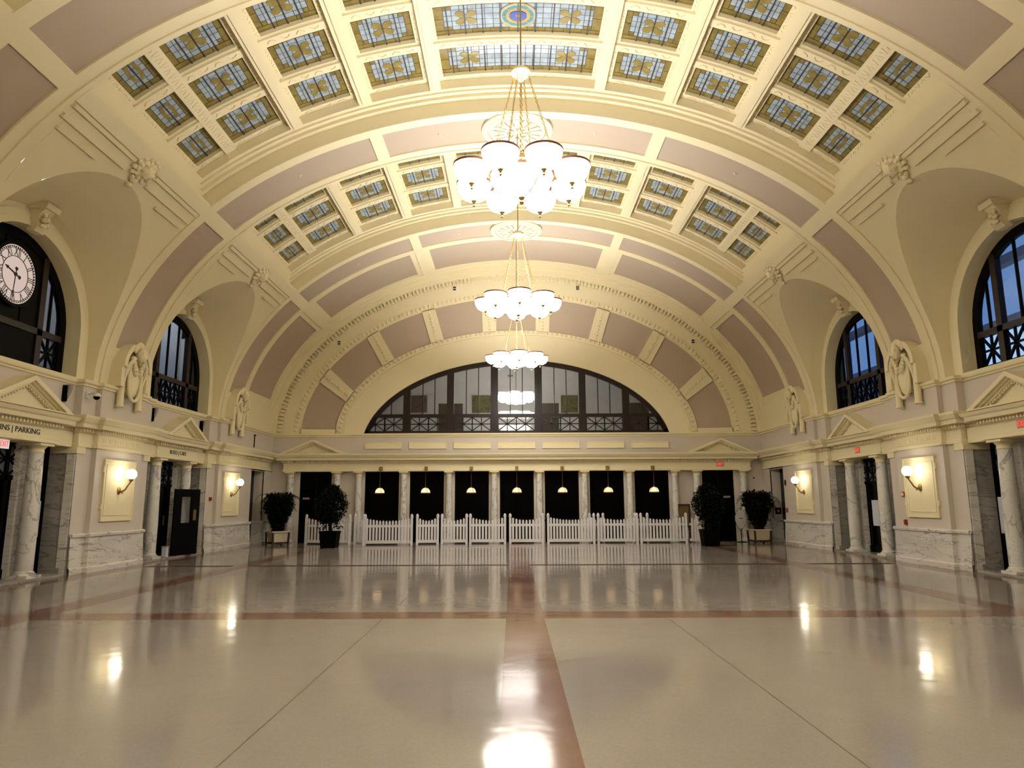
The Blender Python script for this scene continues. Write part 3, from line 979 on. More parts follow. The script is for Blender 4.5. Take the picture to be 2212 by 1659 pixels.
def side_wall(sx, name, label):
    W_ = root(name, label)
    B = lambda mb, n, mt, par=None, sm=False: mb.build(n, mt, par or W_, smooth=sm, sx=sx)
    # upper wall: follows piers and recesses
    up_path = [(XP, -1.0), (XP, 9.0), (XR, 9.0)]
    for i in range(3): up_path += pier_path(i)
    mb = MB().sweep(up_path[1:], [(0, 3.5), (0, 4.5)], caps=False)
    mb.sweep([(XP, -1.0), (XP, 9.0)], [(0, 0), (0, 4.5)], caps=False)
    B(mb, 'upper_wall', 'wall_paint')
    mb = MB().sweep(up_path, SILL); B(mb, 'sill_moulding', 'cream')
    # unseen backing added behind piers against light leaks, and over the bay that is out of the picture
    for c in RIBS + [25.4]:
        a, b = c - 1.12, c + 1.12
        if c > 25: b = YEND + .3
        B(MB().box(XR + .02, 11.6, a - 1.1, b + 1.1 if c < 25 else b, 3.2, 4.5), 'light_block', 'dark_void')
        B(MB().box(10.52, 11.6, a, b, 4.4, 9.2), 'light_block', 'dark_void')
    B(MB().box(XR + .01, XR + .1, 4.3, 10.2, 4.4, 8.4), 'blind_arch', 'cream')
    for i, c in enumerate(PIERS):
        path = pier_path(i)
        low = path[1:-1] if i < 2 else None
        if i < 2:
            B(MB().sweep(low, [(0, 0), (0, 3.0)], caps=False), 'pier', 'wall_paint')
            wp = low
        else:
            wp = [(XS, 23.68), (XS, 24.33), (XP, 24.33), (XP, 27.42)]
            mb = MB().sweep(wp, [(0, 0), (0, 3.0)], caps=False)
            mb.box(XP, XP + .06, 28.85, YEND + .1, 0, 3.0)
            mb.box(XP, XP + .06, 27.40, 28.87, 2.90, 3.0)
            mb.box(XP + .02, 11.6, 28.85, 28.9, 0, 3.0)          # far jamb of the corner passage
            mb.box(XP + .02, 11.6, 27.37, 27.42, 0, 3.0)
            mb.box(XP, 11.6, 27.4, 28.9, 2.92, 2.96)
            B(mb, 'pier', 'wall_paint')
            B(MB().box(10.76, 10.82, 27.42, 28.84, 0, 2.92), 'passage_door', 'door_black')
            w2 = MB().sweep([(11.0, 28.85), (XP, 28.85), (XP, YEND)], WAINS)
            B(w2, 'wainscot', 'marble_white')
            B(MB().sweep([(11.0, 28.85), (XP, 28.85), (XP, YEND)], CAPP), 'wainscot_cap', 'marble_white')
            wp = [(11.0, 27.42)][:0] + wp
        B(MB().sweep(wp, WAINS), 'wainscot', 'marble_white')
        B(MB().sweep(wp, CAPP), 'wainscot_cap', 'marble_white')
        ent = B(MB().sweep(path, PROF), 'entablature', 'cream')
        dm = MB(); dentils(dm, path, .07, .13, 3.325, 3.395)
        o = B(dm, 'dentil_course', 'cream', ent); o['kind'] = 'stuff'
        # festoon relief on the frieze
        fs_ = MB()
        for k in range(7):
            y = c - .78 + .26 * k
            for (dy, dz, r_) in ((0, 0, .036), (-.06, .03, .024), (.06, .03, .024), (-.05, -.03, .02), (.05, -.03, .02)):
                fs_.blob((XP - .018, y + dy, 3.165 + dz), (.012, r_, r_), k, .3, 3, (8, 6))
        o = B(fs_, 'frieze_festoon', 'cream', ent, True); o['kind'] = 'stuff'
        # raised panel behind the wall lamp
        y0, y1 = c - .72, c + .72
        p = B(MB().box(XP - .035, XP + .01, y0, y1, 1.19, 2.72), 'wall_panel', 'cream')
        fr = MB()
        fr.ring([(y0, 1.19), (y1, 1.19), (y1, 2.72), (y0, 2.72)], [(y0 + .05, 1.24), (y1 - .05, 1.24), (y1 - .05, 2.67), (y0 + .05, 2.67)], lambda u, v, d: (d, u, v), XP - .055, XP - .03, closed=True)
        fr.ring([(y0 + .11, 1.33), (y1 - .11, 1.33), (y1 - .11, 2.60), (y0 + .11, 2.60)], [(y0 + .135, 1.355), (y1 - .135, 1.355), (y1 - .135, 2.575), (y0 + .135, 2.575)], lambda u, v, d: (d, u, v), XP - .047, XP - .03, closed=True)
        for yy in (y0, y1):
            for zz in (1.48, 2.40): fr.box(XP - .05, XP, yy - .035, yy + .035, zz, zz + .14)
        B(fr, 'panel_frame', 'cream', p)
        cartouche(W_, c, sx)
        # marble jambs of the recess on either side
        sides = [(c - 1.63, -1), (c + 1.63, 1)] if i < 2 else [(23.68, -1)]
        for yj, sg in sides:
            ya, yb = (yj - .03, yj + .25) if sg < 0 else (yj - .25, yj + .03)
            j = B(MB().box(XS + .02, 10.68, ya, yb, 0.0, 2.80), 'jamb', 'marble_white')
            ya2, yb2 = (yj, yj + .25) if sg < 0 else (yj - .25, yj)
            B(MB().box(10.68, XD + .05, ya2, yb2, .0, 2.80), 'jamb_slab', 'marble_grey', j)
            B(MB().box(10.60, XD + .05, ya - .02, yb + .02, 0, .17), 'jamb_base', 'marble_grey', j)
            B(MB().box(XS - .03, XD + .05, ya - .03, yb + .03, 2.80, 2.96), 'impost', 'cream', j)
    for c in (14.54, 21.745):
        # threshold, columns, entablature and pediment of each doorway
        B(MB().box(10.42, XD + .1, c - 1.9, c + 1.9, 0, .05), 'threshold', 'marble_grey')
        for yy in (c - .97, c + .97): column(W_, 10.72, yy, .05, 2.94, .175, sx)
        for yy in (c - .97, c + .97):
            B(MB().box(10.96, 11.1, yy - .15, yy + .15, .05, 2.94), 'door_post', 'marble_white')
        path = [(XR, c - 1.95), (XR, c - 1.33), (10.55, c - 1.33), (10.55, c + 1.33), (XR, c + 1.33), (XR, c + 1.95)]
        pr = [(q, z) for q, z in PROF if z <= 3.62][:-1] + [(.34, 3.60), (-.02, 3.62)]
        ent = B(MB().sweep(path, pr), 'entablature', 'cream')
        B(MB().box(10.57, XD + .1, c - 1.95, c + 1.95, 2.945, 3.3), 'soffit', 'cream', ent)
        dm = MB(); dentils(dm, path[2:4], .07, .13, 3.325, 3.395)
        o = B(dm, 'dentil_course', 'cream', ent); o['kind'] = 'stuff'
        pediment(W_, c, 10.23, XR + .02, 1.42, 3.62, 4.31, sx)
    for c in BAYS[1:]:
        fn = lambda u, v, d: (d, c + u, v)
        a = MB().ring(arch_line(RO + .02, 4.5, ZS0), arch_line(2.21, 4.5, ZS0), fn, XW, XW + .1)
        a.ring(arch_line(2.22, 4.5, ZS0), arch_line(2.06, 4.5, ZS0), fn, XW - .045, XW + .1)
        a.ring(arch_line(2.07, 4.5, ZS0), arch_line(RI, 4.5, ZS0), fn, XW - .075, XW + .1)
        B(a, 'archivolt', 'cream', None, True)
        r_ = MB()
        A0, A1 = arch_line(RI - .006, 4.5, ZS0), arch_line(RI - .006, 4.5, ZS0)
        vs_ = [fn(u, v, XW - .07) for u, v in A0] + [fn(u, v, XF + .1) for u, v in A1]
        n = len(A0); r_.add(vs_, [(i, i + 1, n + i + 1, n + i) for i in range(n - 1)])
        B(r_, 'window_reveal', 'cream', None, True)
        B(MB().box(XR - .08, XF + .2, c - 1.95, c + 1.95, 4.48, 4.60), 'window_sill', 'cream')
        keystone(W_, c, sx)
        mask(ceiling, c, sx)
        # unseen ring added round the window so no daylight leaks past the frame
        out = MB().ring(arch_line(3.4, 4.4, ZS0), arch_line(1.93, 4.4, ZS0), fn, XF + .06, XF + .12)
        B(out, 'light_block', 'dark_void')
    return W_
wall_right = side_wall(1, 'wall_right', 'cream and marble side wall with two pedimented doorways on the right')
wall_left = side_wall(-1, 'wall_left', 'cream and marble side wall with two pedimented doorways on the left')
side_window('window_1', 14.48, -1, 'arched window behind the clock on the left', clock=True)
side_window('window_2', 21.76, -1, 'arched black framed window above the buses and cafe doorway')
side_window('window_3', 14.48, 1, 'arched black framed window nearest the camera on the right')
side_window('window_4', 21.76, 1, 'arched black framed window farther along the right wall')
door_front('door_1', 14.54, -1, 'dark glazed doors under the parking sign')
door_front('door_2', 21.745, -1, 'dark glazed doors under the cafe sign')
door_front('door_3', 14.54, 1, 'dark glazed doors nearest the camera on the right')
door_front('door_4', 21.745, 1, 'dark glazed doors farther along the right wall')
# ================================================================== END WALL
wall_back = root('wall_back', 'end wall with ticket windows, pediments and a great lunette')
WB = lambda mb, n, mt, par=None, sm=False: mb.build(n, mt, par or wall_back, smooth=sm)
PIT = 1.89
YW, YC = 29.75, 29.52                    # wall plane, column line
ZT = 2.92
# wall pieces below the entablature
mb = MB()
openings = [(-9.12, -7.80)] + [(k * PIT - .715, k * PIT + .715) for k in range(-3, 4)] + [(7.80, 9.12)]
xs = [-10.6] + [x for o_ in openings for x in o_] + [10.6]
for i in range(0, len(xs), 2):
    mb.box(xs[i], xs[i + 1], YW - .05, YW + .35, 0, 3.0)
mb.box(-10.6, 10.6, YW, YW + .35, ZT, 4.5)
WB(mb, 'lower_wall', 'wall_paint')
for i, (a, b) in enumerate(openings):
    isdoor = i in (0, len(openings) - 1)
    nm = 'door_%d' % (5 + (i > 0)) if isdoor else 'window_%d' % (4 + i)
    lab = ('dark doorway behind the left potted tree' if i == 0 else 'dark doorway behind the right potted tree') if isdoor else 'dark ticket window number %s from the left' % ['', 'one', 'two', 'three', 'four', 'five', 'six', 'seven'][i]
    d = root(nm, lab)
    fr = MB()
    z0 = 0.0 if isdoor else 0.9
    fr.box(a, a + .05, YW - .04, YW + .2, z0, ZT); fr.box(b - .05, b, YW - .04, YW + .2, z0, ZT)
    fr.box(a, b, YW - .04, YW + .2, ZT - .06, ZT)
    if isdoor:
        fr.box((a + b) / 2 - .04, (a + b) / 2 + .04, YW + .0, YW + .2, 0, ZT)
        fr.box(a, b, YW + .0, YW + .2, 2.2, 2.28); fr.box(a, b, YW + .0, YW + .2, 0, .2)
    else:
        fr.box(a - .02, b + .02, YW - .1, YW + .2, .86, .92)
    fr.build('window_frame' if not isdoor else 'door_frame', 'black_metal', d)
    MB().box(a, b, YW + .1, YW + .12, 0.0, ZT).build('pane' if not isdoor else 'door_glass', 'ticket_glass', d)
    if isdoor:
        MB().box((b if i else a) - (.42 if i else -.1), (b if i else a) - (.14 if i else -.38), YW + .06, YW + .1, 1.78, 1.86).build('door_plate', 'grey_plastic', d)
# columns and pilaster strips
for k in range(-4, 4):
    x = (k + .5) * PIT
    column(wall_back, x, YC, 0.0, ZT - .0, .145, 1)
    WB(MB().box(x - .2, x + .2, YW - .09, YW - .05, .0, ZT), 'pilaster', 'wall_paint')
for s in (-1, 1):
    for x in (7.53, 9.47): column(wall_back, s * x, YC, 0.0, ZT, .155, 1)
    for (a, b) in ((6.85, 7.3),):
        WB(MB().sweep([(max(s * a, s * b), YW - .05), (min(s * a, s * b), YW - .05)], WAINS), 'wainscot', 'marble_white')
        WB(MB().sweep([(max(s * a, s * b), YW - .05), (min(s * a, s * b), YW - .05)], CAPP), 'wainscot_cap', 'marble_white')
    WB(MB().box(min(s * 9.7, s * 10.4), max(s * 9.7, s * 10.4), YW - .1, YW - .04, 0, .9), 'wainscot', 'marble_white')
    WB(MB().box(min(s * 9.68, s * 10.4), max(s * 9.68, s * 10.4), YW - .14, YW - .04, .85, .93), 'wainscot_cap', 'marble_white')
# entablature  (travel towards -X so that 'out' points to the hall)
path = [(9.75, YW), (9.75, 29.42), (-9.75, 29.42), (-9.75, YW)]
path = path[::-1]
prE = [(-q, z) for q, z in PROF]
ent = WB(MB().sweep(path, [(q - .0, z - .03) for q, z in prE]), 'entablature', 'cream')
dm = MB(); dentils(dm, path[::-1], .07, .13, 3.295, 3.365, .05, .092)
o = WB(dm, 'dentil_course', 'cream', ent); o['kind'] = 'stuff'
WB(MB().box(-9.75, 9.75, 29.43, YW + .1, ZT, 3.3), 'soffit', 'cream', ent)
for k in range(-4, 4):
    x = (k + .5) * PIT
    WB(MB().box(x - .13, x + .13, 29.395, 29.43, 2.93, 3.16), 'frieze_block', 'cream', ent)
for k in range(-3, 4):
    x = k * PIT
    WB(MB().box(x - .1, x + .1, 29.40, 29.43, 2.93, 3.17), 'frieze_block', 'cream', ent)
for s in (-1, 1):
    pediment(wall_back, 0, 29.06, YW + .02, 1.41, 3.64, 4.24, 1, fn=lambda u, v, d, s=s: (s * 8.5 + u, d, v))
# raised panels over the windows, sill moulding
for k in range(-3, 4):
    x = k * PIT
    p = WB(MB().box(x - .79, x + .79, YW - .03, YW + .02, 3.885, 4.165), 'wall_panel', 'cream')
    WB(MB().ring([(x - .79, 3.885), (x + .79, 3.885), (x + .79, 4.165), (x - .79, 4.165)], [(x - .76, 3.915), (x + .76, 3.915), (x + .76, 4.135), (x - .76, 4.135)], lambda u, v, d: (u, d, v), YW - .045, YW - .02, closed=True), 'panel_frame', 'cream', p)
WB(MB().sweep([(-10.4, YW), (10.4, YW)], [(-q, z - .03) for q, z in SILL]), 'sill_moulding', 'cream')
# --- arch rings over the lunette
def earc(a, b, t0=0.0, t1=180.0, n=64, zc=4.4):
    return [(a * cos(R(t0 + (t1 - t0) * i / n)), zc + b * sin(R(t0 + (t1 - t0) * i / n))) for i in range(n + 1)]
def legs(pts, z0): return [(pts[0][0], z0)] + pts + [(pts[-1][0], z0)]
fy = lambda u, v, d: (u, d, v)
LA, LB, LZ = 6.66, 3.94, 3.8          # lunette opening
def lun(n=64, da=0.0):
    a, b = LA + da, LB + da
    t = math.degrees(math.asin((4.56 - LZ) / b))
    return earc(a, b, t, 180 - t, n, LZ)
def ering(name, o_, i_, y0, y1, mat='cream', par=None):
    return WB(MB().ring(o_, i_, fy, y0, y1), name, mat, par, True)
e0 = legs(earc(7.39, 4.47, 1.0, 179.0), 4.5)
L0 = lun(); L0 = [L0[0]] + L0 + [L0[-1]]
ering('arch_band', e0, L0, YW + .04, YW + .5)
ering('arch_moulding', earc(7.45, 4.53, 1, 179), earc(7.36, 4.44, 1, 179), YW - .03, YW + .3)
ering('egg_band', earc(7.74, 4.64, 1, 179), earc(7.42, 4.50, 1, 179), YW + .0, YW + .3)
ering('egg_band', earc(9.66, 6.42, 1, 179), earc(9.23, 6.12, 1, 179), YW + .0, YW + .3)
ering('arch_band', earc(10.02, 6.93, 1, 179), earc(9.62, 6.40, 1, 179), YW - .03, YW + .3)
ering('dentil_bed', earc(10.24, 7.14, 1, 179), earc(10.0, 6.91, 1, 179), YW - .02, YW + .3)
ering('arch_moulding', earc(10.5, 7.56, 1, 179), earc(10.22, 7.12, 1, 179), YW - .22, YW + .3)
ering('arch_moulding', earc(10.5, 7.56, 1, 179), earc(10.34, 7.34, 1, 179), YW - .36, YW + .3)
# little blocks: dentils and egg-and-dart
def along(a, b, n):
    """roughly evenly spaced (x, z, tangent angle) along half an ellipse"""
    P_ = earc(a, b, 1.5, 178.5, 720); S_ = [0]
    for p, q in zip(P_[:-1], P_[1:]): S_.append(S_[-1] + math.hypot(q[0] - p[0], q[1] - p[1]))
    out = []; j = 0
    for k in range(n):
        t = S_[-1] * (k + .5) / n
        while S_[j + 1] < t: j += 1
        p, q = P_[j], P_[j + 1]
        out.append((p[0], p[1], math.atan2(q[1] - p[1], q[0] - p[0])))
    return out
dm = MB()
for x, z, g in along(10.12, 7.03, 160):
    ct, st = cos(g), sin(g)
    dm.prism([(x + u * ct - v * st, z + u * st + v * ct) for u, v in ((-.042, -.095), (.042, -.095), (.042, .10), (-.042, .10))], fy, YW - .15, YW - .01)
o = WB(dm, 'dentil_arch', 'cream'); o['kind'] = 'stuff'
for (a, b, n) in ((7.58, 4.57, 92), (9.44, 6.27, 124)):
    eg = MB()
    for x, z, g in along(a, b, n):
        ct, st = cos(g), sin(g)
        for (w_, h_, d_) in ((.058, .10, .06),):
            ring_o = [(x + w_ * cos(q) * ct - h_ * sin(q) * st, z + w_ * cos(q) * st + h_ * sin(q) * ct) for q in [2 * pi * i / 7 for i in range(7)]]
            ring_i = [(x + .4 * w_ * cos(q) * ct - .4 * h_ * sin(q) * st, z + .4 * w_ * cos(q) * st + .4 * h_ * sin(q) * ct) for q in [2 * pi * i / 7 for i in range(7)]]
            k0 = len(eg.v)
            vs_ = [fy(u, v, YW + .0) for u, v in ring_o] + [fy(u, v, YW - d_) for u, v in ring_i]
            eg.add(vs_, [(i, (i + 1) % 7, 7 + (i + 1) % 7, 7 + i) for i in range(7)] + [tuple(range(7, 14))])
    o = WB(eg, 'egg_and_dart', 'cream', None, True); o['kind'] = 'stuff'
# voussoir panels between the two egg bands, framed by radial bars
def er(a, b, t): return (a * cos(R(t)), 4.4 + b * sin(R(t)))
outer_t = [(3.2, 23.0), (29.0, 45.2), (49.4, 63.5), (67.3, 80.6)]
inner_t = [(4.0, 19.0), (25.0, 41.4), (46.9, 61.3), (65.9, 79.2)]
full = list(zip(outer_t, inner_t)) + [((84.5, 95.5), (83.6, 96.4))]
full += [((180 - b, 180 - a), (180 - d, 180 - c_)) for (a, b), (c_, d) in zip(outer_t, inner_t)]
full.sort()
for (o0, o1), (i0, i1) in full:
    n = 10
    o_ = [er(9.23, 6.12, o0 + (o1 - o0) * k / n) for k in range(n + 1)]
    i_ = [er(7.74, 4.64, i0 + (i1 - i0) * k / n) for k in range(n + 1)]
    WB(MB().ring(o_, i_, fy, YW + .06, YW + .3), 'arch_panel', 'mauve')
gaps = [((0.0, 0.0), full[0])] + list(zip(full[:-1], full[1:])) + [(full[-1], None)]
prev_o, prev_i = 0.5, 0.5
for idx in range(len(full) + 1):
    if idx < len(full): (o0, o1), (i0, i1) = full[idx]
    else: o0 = i0 = 179.5
    n = 3
    o_ = [er(9.26, 6.15, prev_o + (o0 - prev_o) * k / n) for k in range(n + 1)]
    i_ = [er(7.71, 4.61, prev_i + (i0 - prev_i) * k / n) for k in range(n + 1)]
    bar = WB(MB().ring(o_, i_, fy, YW + .0, YW + .3), 'radial_bar', 'cream')
    if 0 < idx < len(full):
        eg = MB()
        om, im = (prev_o + o0) / 2, (prev_i + i0) / 2
        p, q = Vector((*er(9.2, 6.09, om), 0)), Vector((*er(7.78, 4.68, im), 0))
        dv = (q - p); L = dv.length; dv.normalize(); nv = Vector((-dv.y, dv.x, 0))
        for k in range(10):
            cc = p + dv * (L * (k + .5) / 10)
            pts = [cc + nv * .07 * cos(t) + dv * .05 * sin(t) for t in [2 * pi * i / 8 for i in range(8)]]
            pti = [cc + nv * .025 * cos(t) + dv * .018 * sin(t) for t in [2 * pi * i / 8 for i in range(8)]]
            eg.add([fy(a.x, a.y, YW) for a in pts] + [fy(a.x, a.y, YW - .055) for a in pti], [(i, (i + 1) % 8, 8 + (i + 1) % 8, 8 + i) for i in range(8)] + [tuple(range(8, 16))])
        eo = WB(eg, 'bar_rosettes', 'cream', bar, True); eo['kind'] = 'stuff'
    prev_o, prev_i = (o1, i1) if idx < len(full) else (0, 0)
WB(MB().box(-10.6, 10.6, YW + .26, YW + .4, 4.4, 4.56), 'sill_bed', 'cream')
# unseen dark ring added above the lunette so no light leaks
WB(MB().ring(legs(earc(11.4, 8.6, 1, 179), 4.4), [lun()[0]] + lun() + [lun()[-1]], fy, YW + .5, YW + .6), 'light_block', 'dark_void')
# --- lunette window
lw = root('window_12', 'wide dark framed lunette window over the ticket windows')
yl0, yl1 = YW + .12, YW + .24
f = MB().ring(lun(64, 0.02), lun(64, -0.20), fy, yl0, yl1)
f.box(-6.6, 6.6, yl0, yl1, 4.54, 4.66)
f.build('window_frame', 'bronze', lw)
def ltop(x, d=0.0): return LZ + (LB + d) * math.sqrt(max(0, 1 - (x / (LA + d)) ** 2))
MULX = [-4.72, -2.85, -0.95, 0.95, 2.85, 4.72]
for x in MULX:
    o = MB(); hw = .16 if abs(x) < 1 else .15
    o.box(x - hw, x + hw, yl0 - .04, yl1 + .04, 4.56, ltop(x, -.1))
    if abs(x) < 1:
        for q in (-.10, -.03, .04, .11): o.box(x + q - .018, x + q + .018, yl0 - .07, yl1, 4.56, ltop(x, -.12))
    o.build('mullion', 'bronze', lw)
MB().box(-6.3, 6.3, yl0 - .03, yl1 + .03, 5.24, 5.38).build('transom', 'bronze', lw)
secs = [(-6.45, -4.87)] + [(MULX[i] + .16, MULX[i + 1] - .16) for i in range(5)] + [(4.87, 6.45)]
for a, b in secs:
    w3 = (b - a) / 3
    for k in (1, 2):
        x = a + w3 * k
        if ltop(x, -.18) > 5.45: MB().box(x - .018, x + .018, yl0 + .02, yl1 - .02, 5.3, ltop(x, -.12)).build('glazing_bar', 'bronze', lw)
    for k in range(3):
        x0, x1 = a + w3 * k + .01, a + w3 * (k + 1) - .01
        top = [(x1 + (x0 - x1) * i / 5, max(5.36, ltop(x1 + (x0 - x1) * i / 5, -.18))) for i in range(6)]
        if max(t[1] for t in top) > 5.40:
            MB().prism([(x0, 5.35), (x1, 5.35)] + top, fy, yl0 + .05, yl0 + .06).build('pane', 'lunette_glass', lw)
    lat = MB(); n = 2
    w2 = (b - a) / n
    for k in range(n):
        x0, x1 = a + w2 * k, a + w2 * (k + 1); z0, z1 = 4.66, 5.24; xm, zm = (x0 + x1) / 2, (z0 + z1) / 2
        for (p, q, r_, s_) in ((x0, z0, x1, z1), (x0, z1, x1, z0), (xm, z0, xm, z1), (x0, zm, x1, zm), (x0, z0, x0, z1), (x1, z0, x1, z1)):
            L = math.hypot(r_ - p, s_ - q); nx_, nz_ = -(s_ - q) / L * .02, (r_ - p) / L * .02
            lat.prism([(p + nx_, q + nz_), (r_ + nx_, s_ + nz_), (r_ - nx_, s_ - nz_), (p - nx_, q - nz_)], fy, yl0 + .0, yl0 + .05)
        MB().box(x0, x1, yl0 + .06, yl0 + .07, z0, z1).build('pane', 'lunette_glass', lw)
    lat.build('lattice', 'bronze', lw)
# ------------------------------------------------------------------ wall behind the camera
wf = MB().box(-11.6, 11.6, -1.25, -1.0, 0, 13.5).build('wall_front', 'cream')
tag(wf, 'plain cream wall behind the camera', kind='structure')
# ================================================================== BEYOND THE WINDOWS
mz = root('wall_mezzanine', 'pale mezzanine room seen through the lunette')
m_ = MB()
m_.box(-8.5, 8.5, 36.5, 36.7, 4.2, 11); m_.box(-8.7, -8.5, 30.35, 36.7, 4.2, 11); m_.box(8.5, 8.7, 30.35, 36.7, 4.2, 11)
m_.box(-8.7, 8.7, 30.3, 36.7, 4.2, 4.45)
m_.build('mezzanine_shell', 'mezz_white', mz)
q = MB()
n = 24
arc = [(8.6 * cos(pi * i / n), 6.6 + 2.9 * sin(pi * i / n)) for i in range(n + 1)]
vs_ = [(x, 30.35, z) for x, z in arc] + [(x, 36.6, z) for x, z in arc]
q.add(vs_, [(i, i + 1, n + 2 + i, n + 1 + i) for i in range(n)])
q.build('mezzanine_vault', 'mezz_white', mz, smooth=True)
q = MB().box(-0.42, -0.12, 36.44, 36.5, 8.2, 8.3); q.box(4.0, 4.35, 36.44, 36.5, 8.2, 8.32)
q.build('mezzanine_vents', 'grey_plastic', mz)
def painting(x0, x1, z0, z1, y, mat, label):
    p = thing('painting', label, 'painting', ((x0 + x1) / 2, y, z0), 0, 'paintings in the mezzanine')
    w_, h_ = (x1 - x0) / 2, z1 - z0
    MB().box(-w_, w_, -.03, 0, 0, h_).build('canvas', mat, p)
    MB().ring([(-w_ - .02, -.02), (w_ + .02, -.02), (w_ + .02, h_ + .02), (-w_ - .02, h_ + .02)], [(-w_ + .01, .01), (w_ - .01, .01), (w_ - .01, h_ - .01), (-w_ + .01, h_ - .01)], lambda u, v, d: (u, d, v), -.04, 0, closed=True).build('edge_frame', mat, p)
painting(-2.27, -1.31, 6.3, 7.19, 36.48, 'art_green', 'green and yellow painting left of the mezzanine chandelier')
painting(2.40, 3.26, 6.28, 7.17, 36.48, 'art_green', 'green and yellow painting right of the mezzanine chandelier')
painting(-5.51, -4.69, 6.32, 7.19, 36.48, 'art_red', 'dark red painting at the left of the mezzanine')
def screen(x0, x1, label):
    p = thing('display_screen', label, 'screen', ((x0 + x1) / 2, 33.5, 4.45), 0, 'dark screens in the mezzanine')
    w_ = (x1 - x0) / 2
    MB().box(-w_, w_, -.03, .03, .35, 1.9).build('screen_panel', 'art_dark', p)
    for s in (-1, 1): MB().box(s * (w_ - .06) - .03, s * (w_ - .06) + .03, -.12, .12, 0, .36).build('leg', 'black_metal', p)
screen(-3.74, -2.57, 'dark standing screen behind the left half of the lunette')
screen(1.23, 2.07, 'dark standing screen just right of the lunette centre')
screen(5.5, 6.42, 'dark standing screen at the right end of the lunette')

def lamp_cluster(name, label, loc, r_ring, r_bowl, nb, mat, group, drop):
    t = thing(name, label, 'chandelier', loc, 0, group)
    bm = MB().lathe([(r_bowl, .42), (r_bowl * .98, .33), (r_bowl * .84, .2), (r_bowl * .55, .1), (0, .06)], 14, cap=False)
    me = bm.mesh('bowl', mat, True)
    for k in range(nb):
        a = 2 * pi * k / nb
        link_mesh('bowl', me, t, (r_ring * cos(a), r_ring * sin(a), 0.05))
    link_mesh('bowl', me, t, (0, 0, -.05))
    f = MB(); f.tube([(0, 0, .35), (0, 0, drop)], .015, 6)
    for k in range(nb):
        a = 2 * pi * k / nb
        f.tube([(0, 0, .55), (r_ring * .5 * cos(a), r_ring * .5 * sin(a), .4), (r_ring * cos(a), r_ring * sin(a), .48)], .014, 5)
    f.build('stem', 'dull_brass', t)
    return t
lamp_cluster('mezzanine_chandelier', 'white bowl chandelier glowing behind the lunette glass', (0.0, 33.2, 6.22), .62, .27, 6, 'mezz_lamp', None, 3.2)
# left: a corridor lit by cool strip lamps
lc = root('wall_corridor', 'grey corridor beyond the left windows')
b_ = MB()
b_.box(-15.2, -15.0, 8, 33, 3.5, 11.2); b_.box(-15.2, -11.2, 32.8, 33, 3.5, 11.2); b_.box(-15.2, -11.2, 8, 8.2, 3.5, 11.2)
b_.box(-15.2, -11.25, 8, 33, 10.6, 10.8); b_.box(-15.2, -11.25, 8, 33, 3.5, 3.8)
b_.build('corridor_shell', 'room_grey', lc)
b_ = MB()
for y in (13.5, 19.2, 24.9, 30.5): b_.box(-15.05, -11.3, y, y + .7, 8.9, 9.6); b_.box(-14.98, -14.5, y, y + .7, 3.7, 9.6)
b_.build('corridor_beams', 'room_grey', lc)
b_ = MB()
for y in (16.6, 22.0, 27.3): b_.box(-14.98, -14.9, y, y + 1.7, 3.8, 7.0)
b_.build('corridor_openings', 'facade_dark', lc)
b_ = MB()
for y in (17.2, 27.35): b_.box(-14.9, -14.86, y, y + .8, 7.35, 8.4)
b_.build('corridor_lit_window', 'office_light', lc)
b_ = MB()
for y in (11.5, 16.8, 22.4, 28.0): b_.box(-13.6, -13.1, y, y + 1.6, 10.52, 10.58)
b_.build('corridor_lamps', 'corridor_lamp', lc)
# right: neighbouring blue lit facade
rf = root('wall_neighbour', 'blue lit facade beyond the right windows')
b_ = MB()
b_.box(15.2, 15.5, 6, 40, -1, 7.0); b_.box(14.9, 15.6, 6, 40, 6.9, 7.15); b_.box(13.6, 13.9, 4, 42, 8.15, 8.4); b_.box(13.6, 13.9, 14.2, 14.5, -1, 8.2); b_.box(13.6, 13.9, 24.2, 24.5, -1, 8.2); b_.box(13.6, 13.9, 34.2, 34.5, -1, 8.2)
b_.build('facade', 'facade', rf)
b_ = MB()
for y in range(8, 38, 3): b_.box(15.12, 15.22, y + .3, y + 1.6, 4.4, 6.0)
b_.build('facade_windows', 'facade_dark', rf)
b_ = MB(); b_.box(12.6, 13.4, 14.0, 20.5, 4.9, 6.0)  # made-up glowing box, added to brighten the lower panes of the near window
b_.build('added_glow_box', 'added_glow', rf)
b_ = MB(); b_.box(11.15, 16, 4, 40, -1.0, -0.3)
b_.build('outside_ground', 'facade_dark', rf)

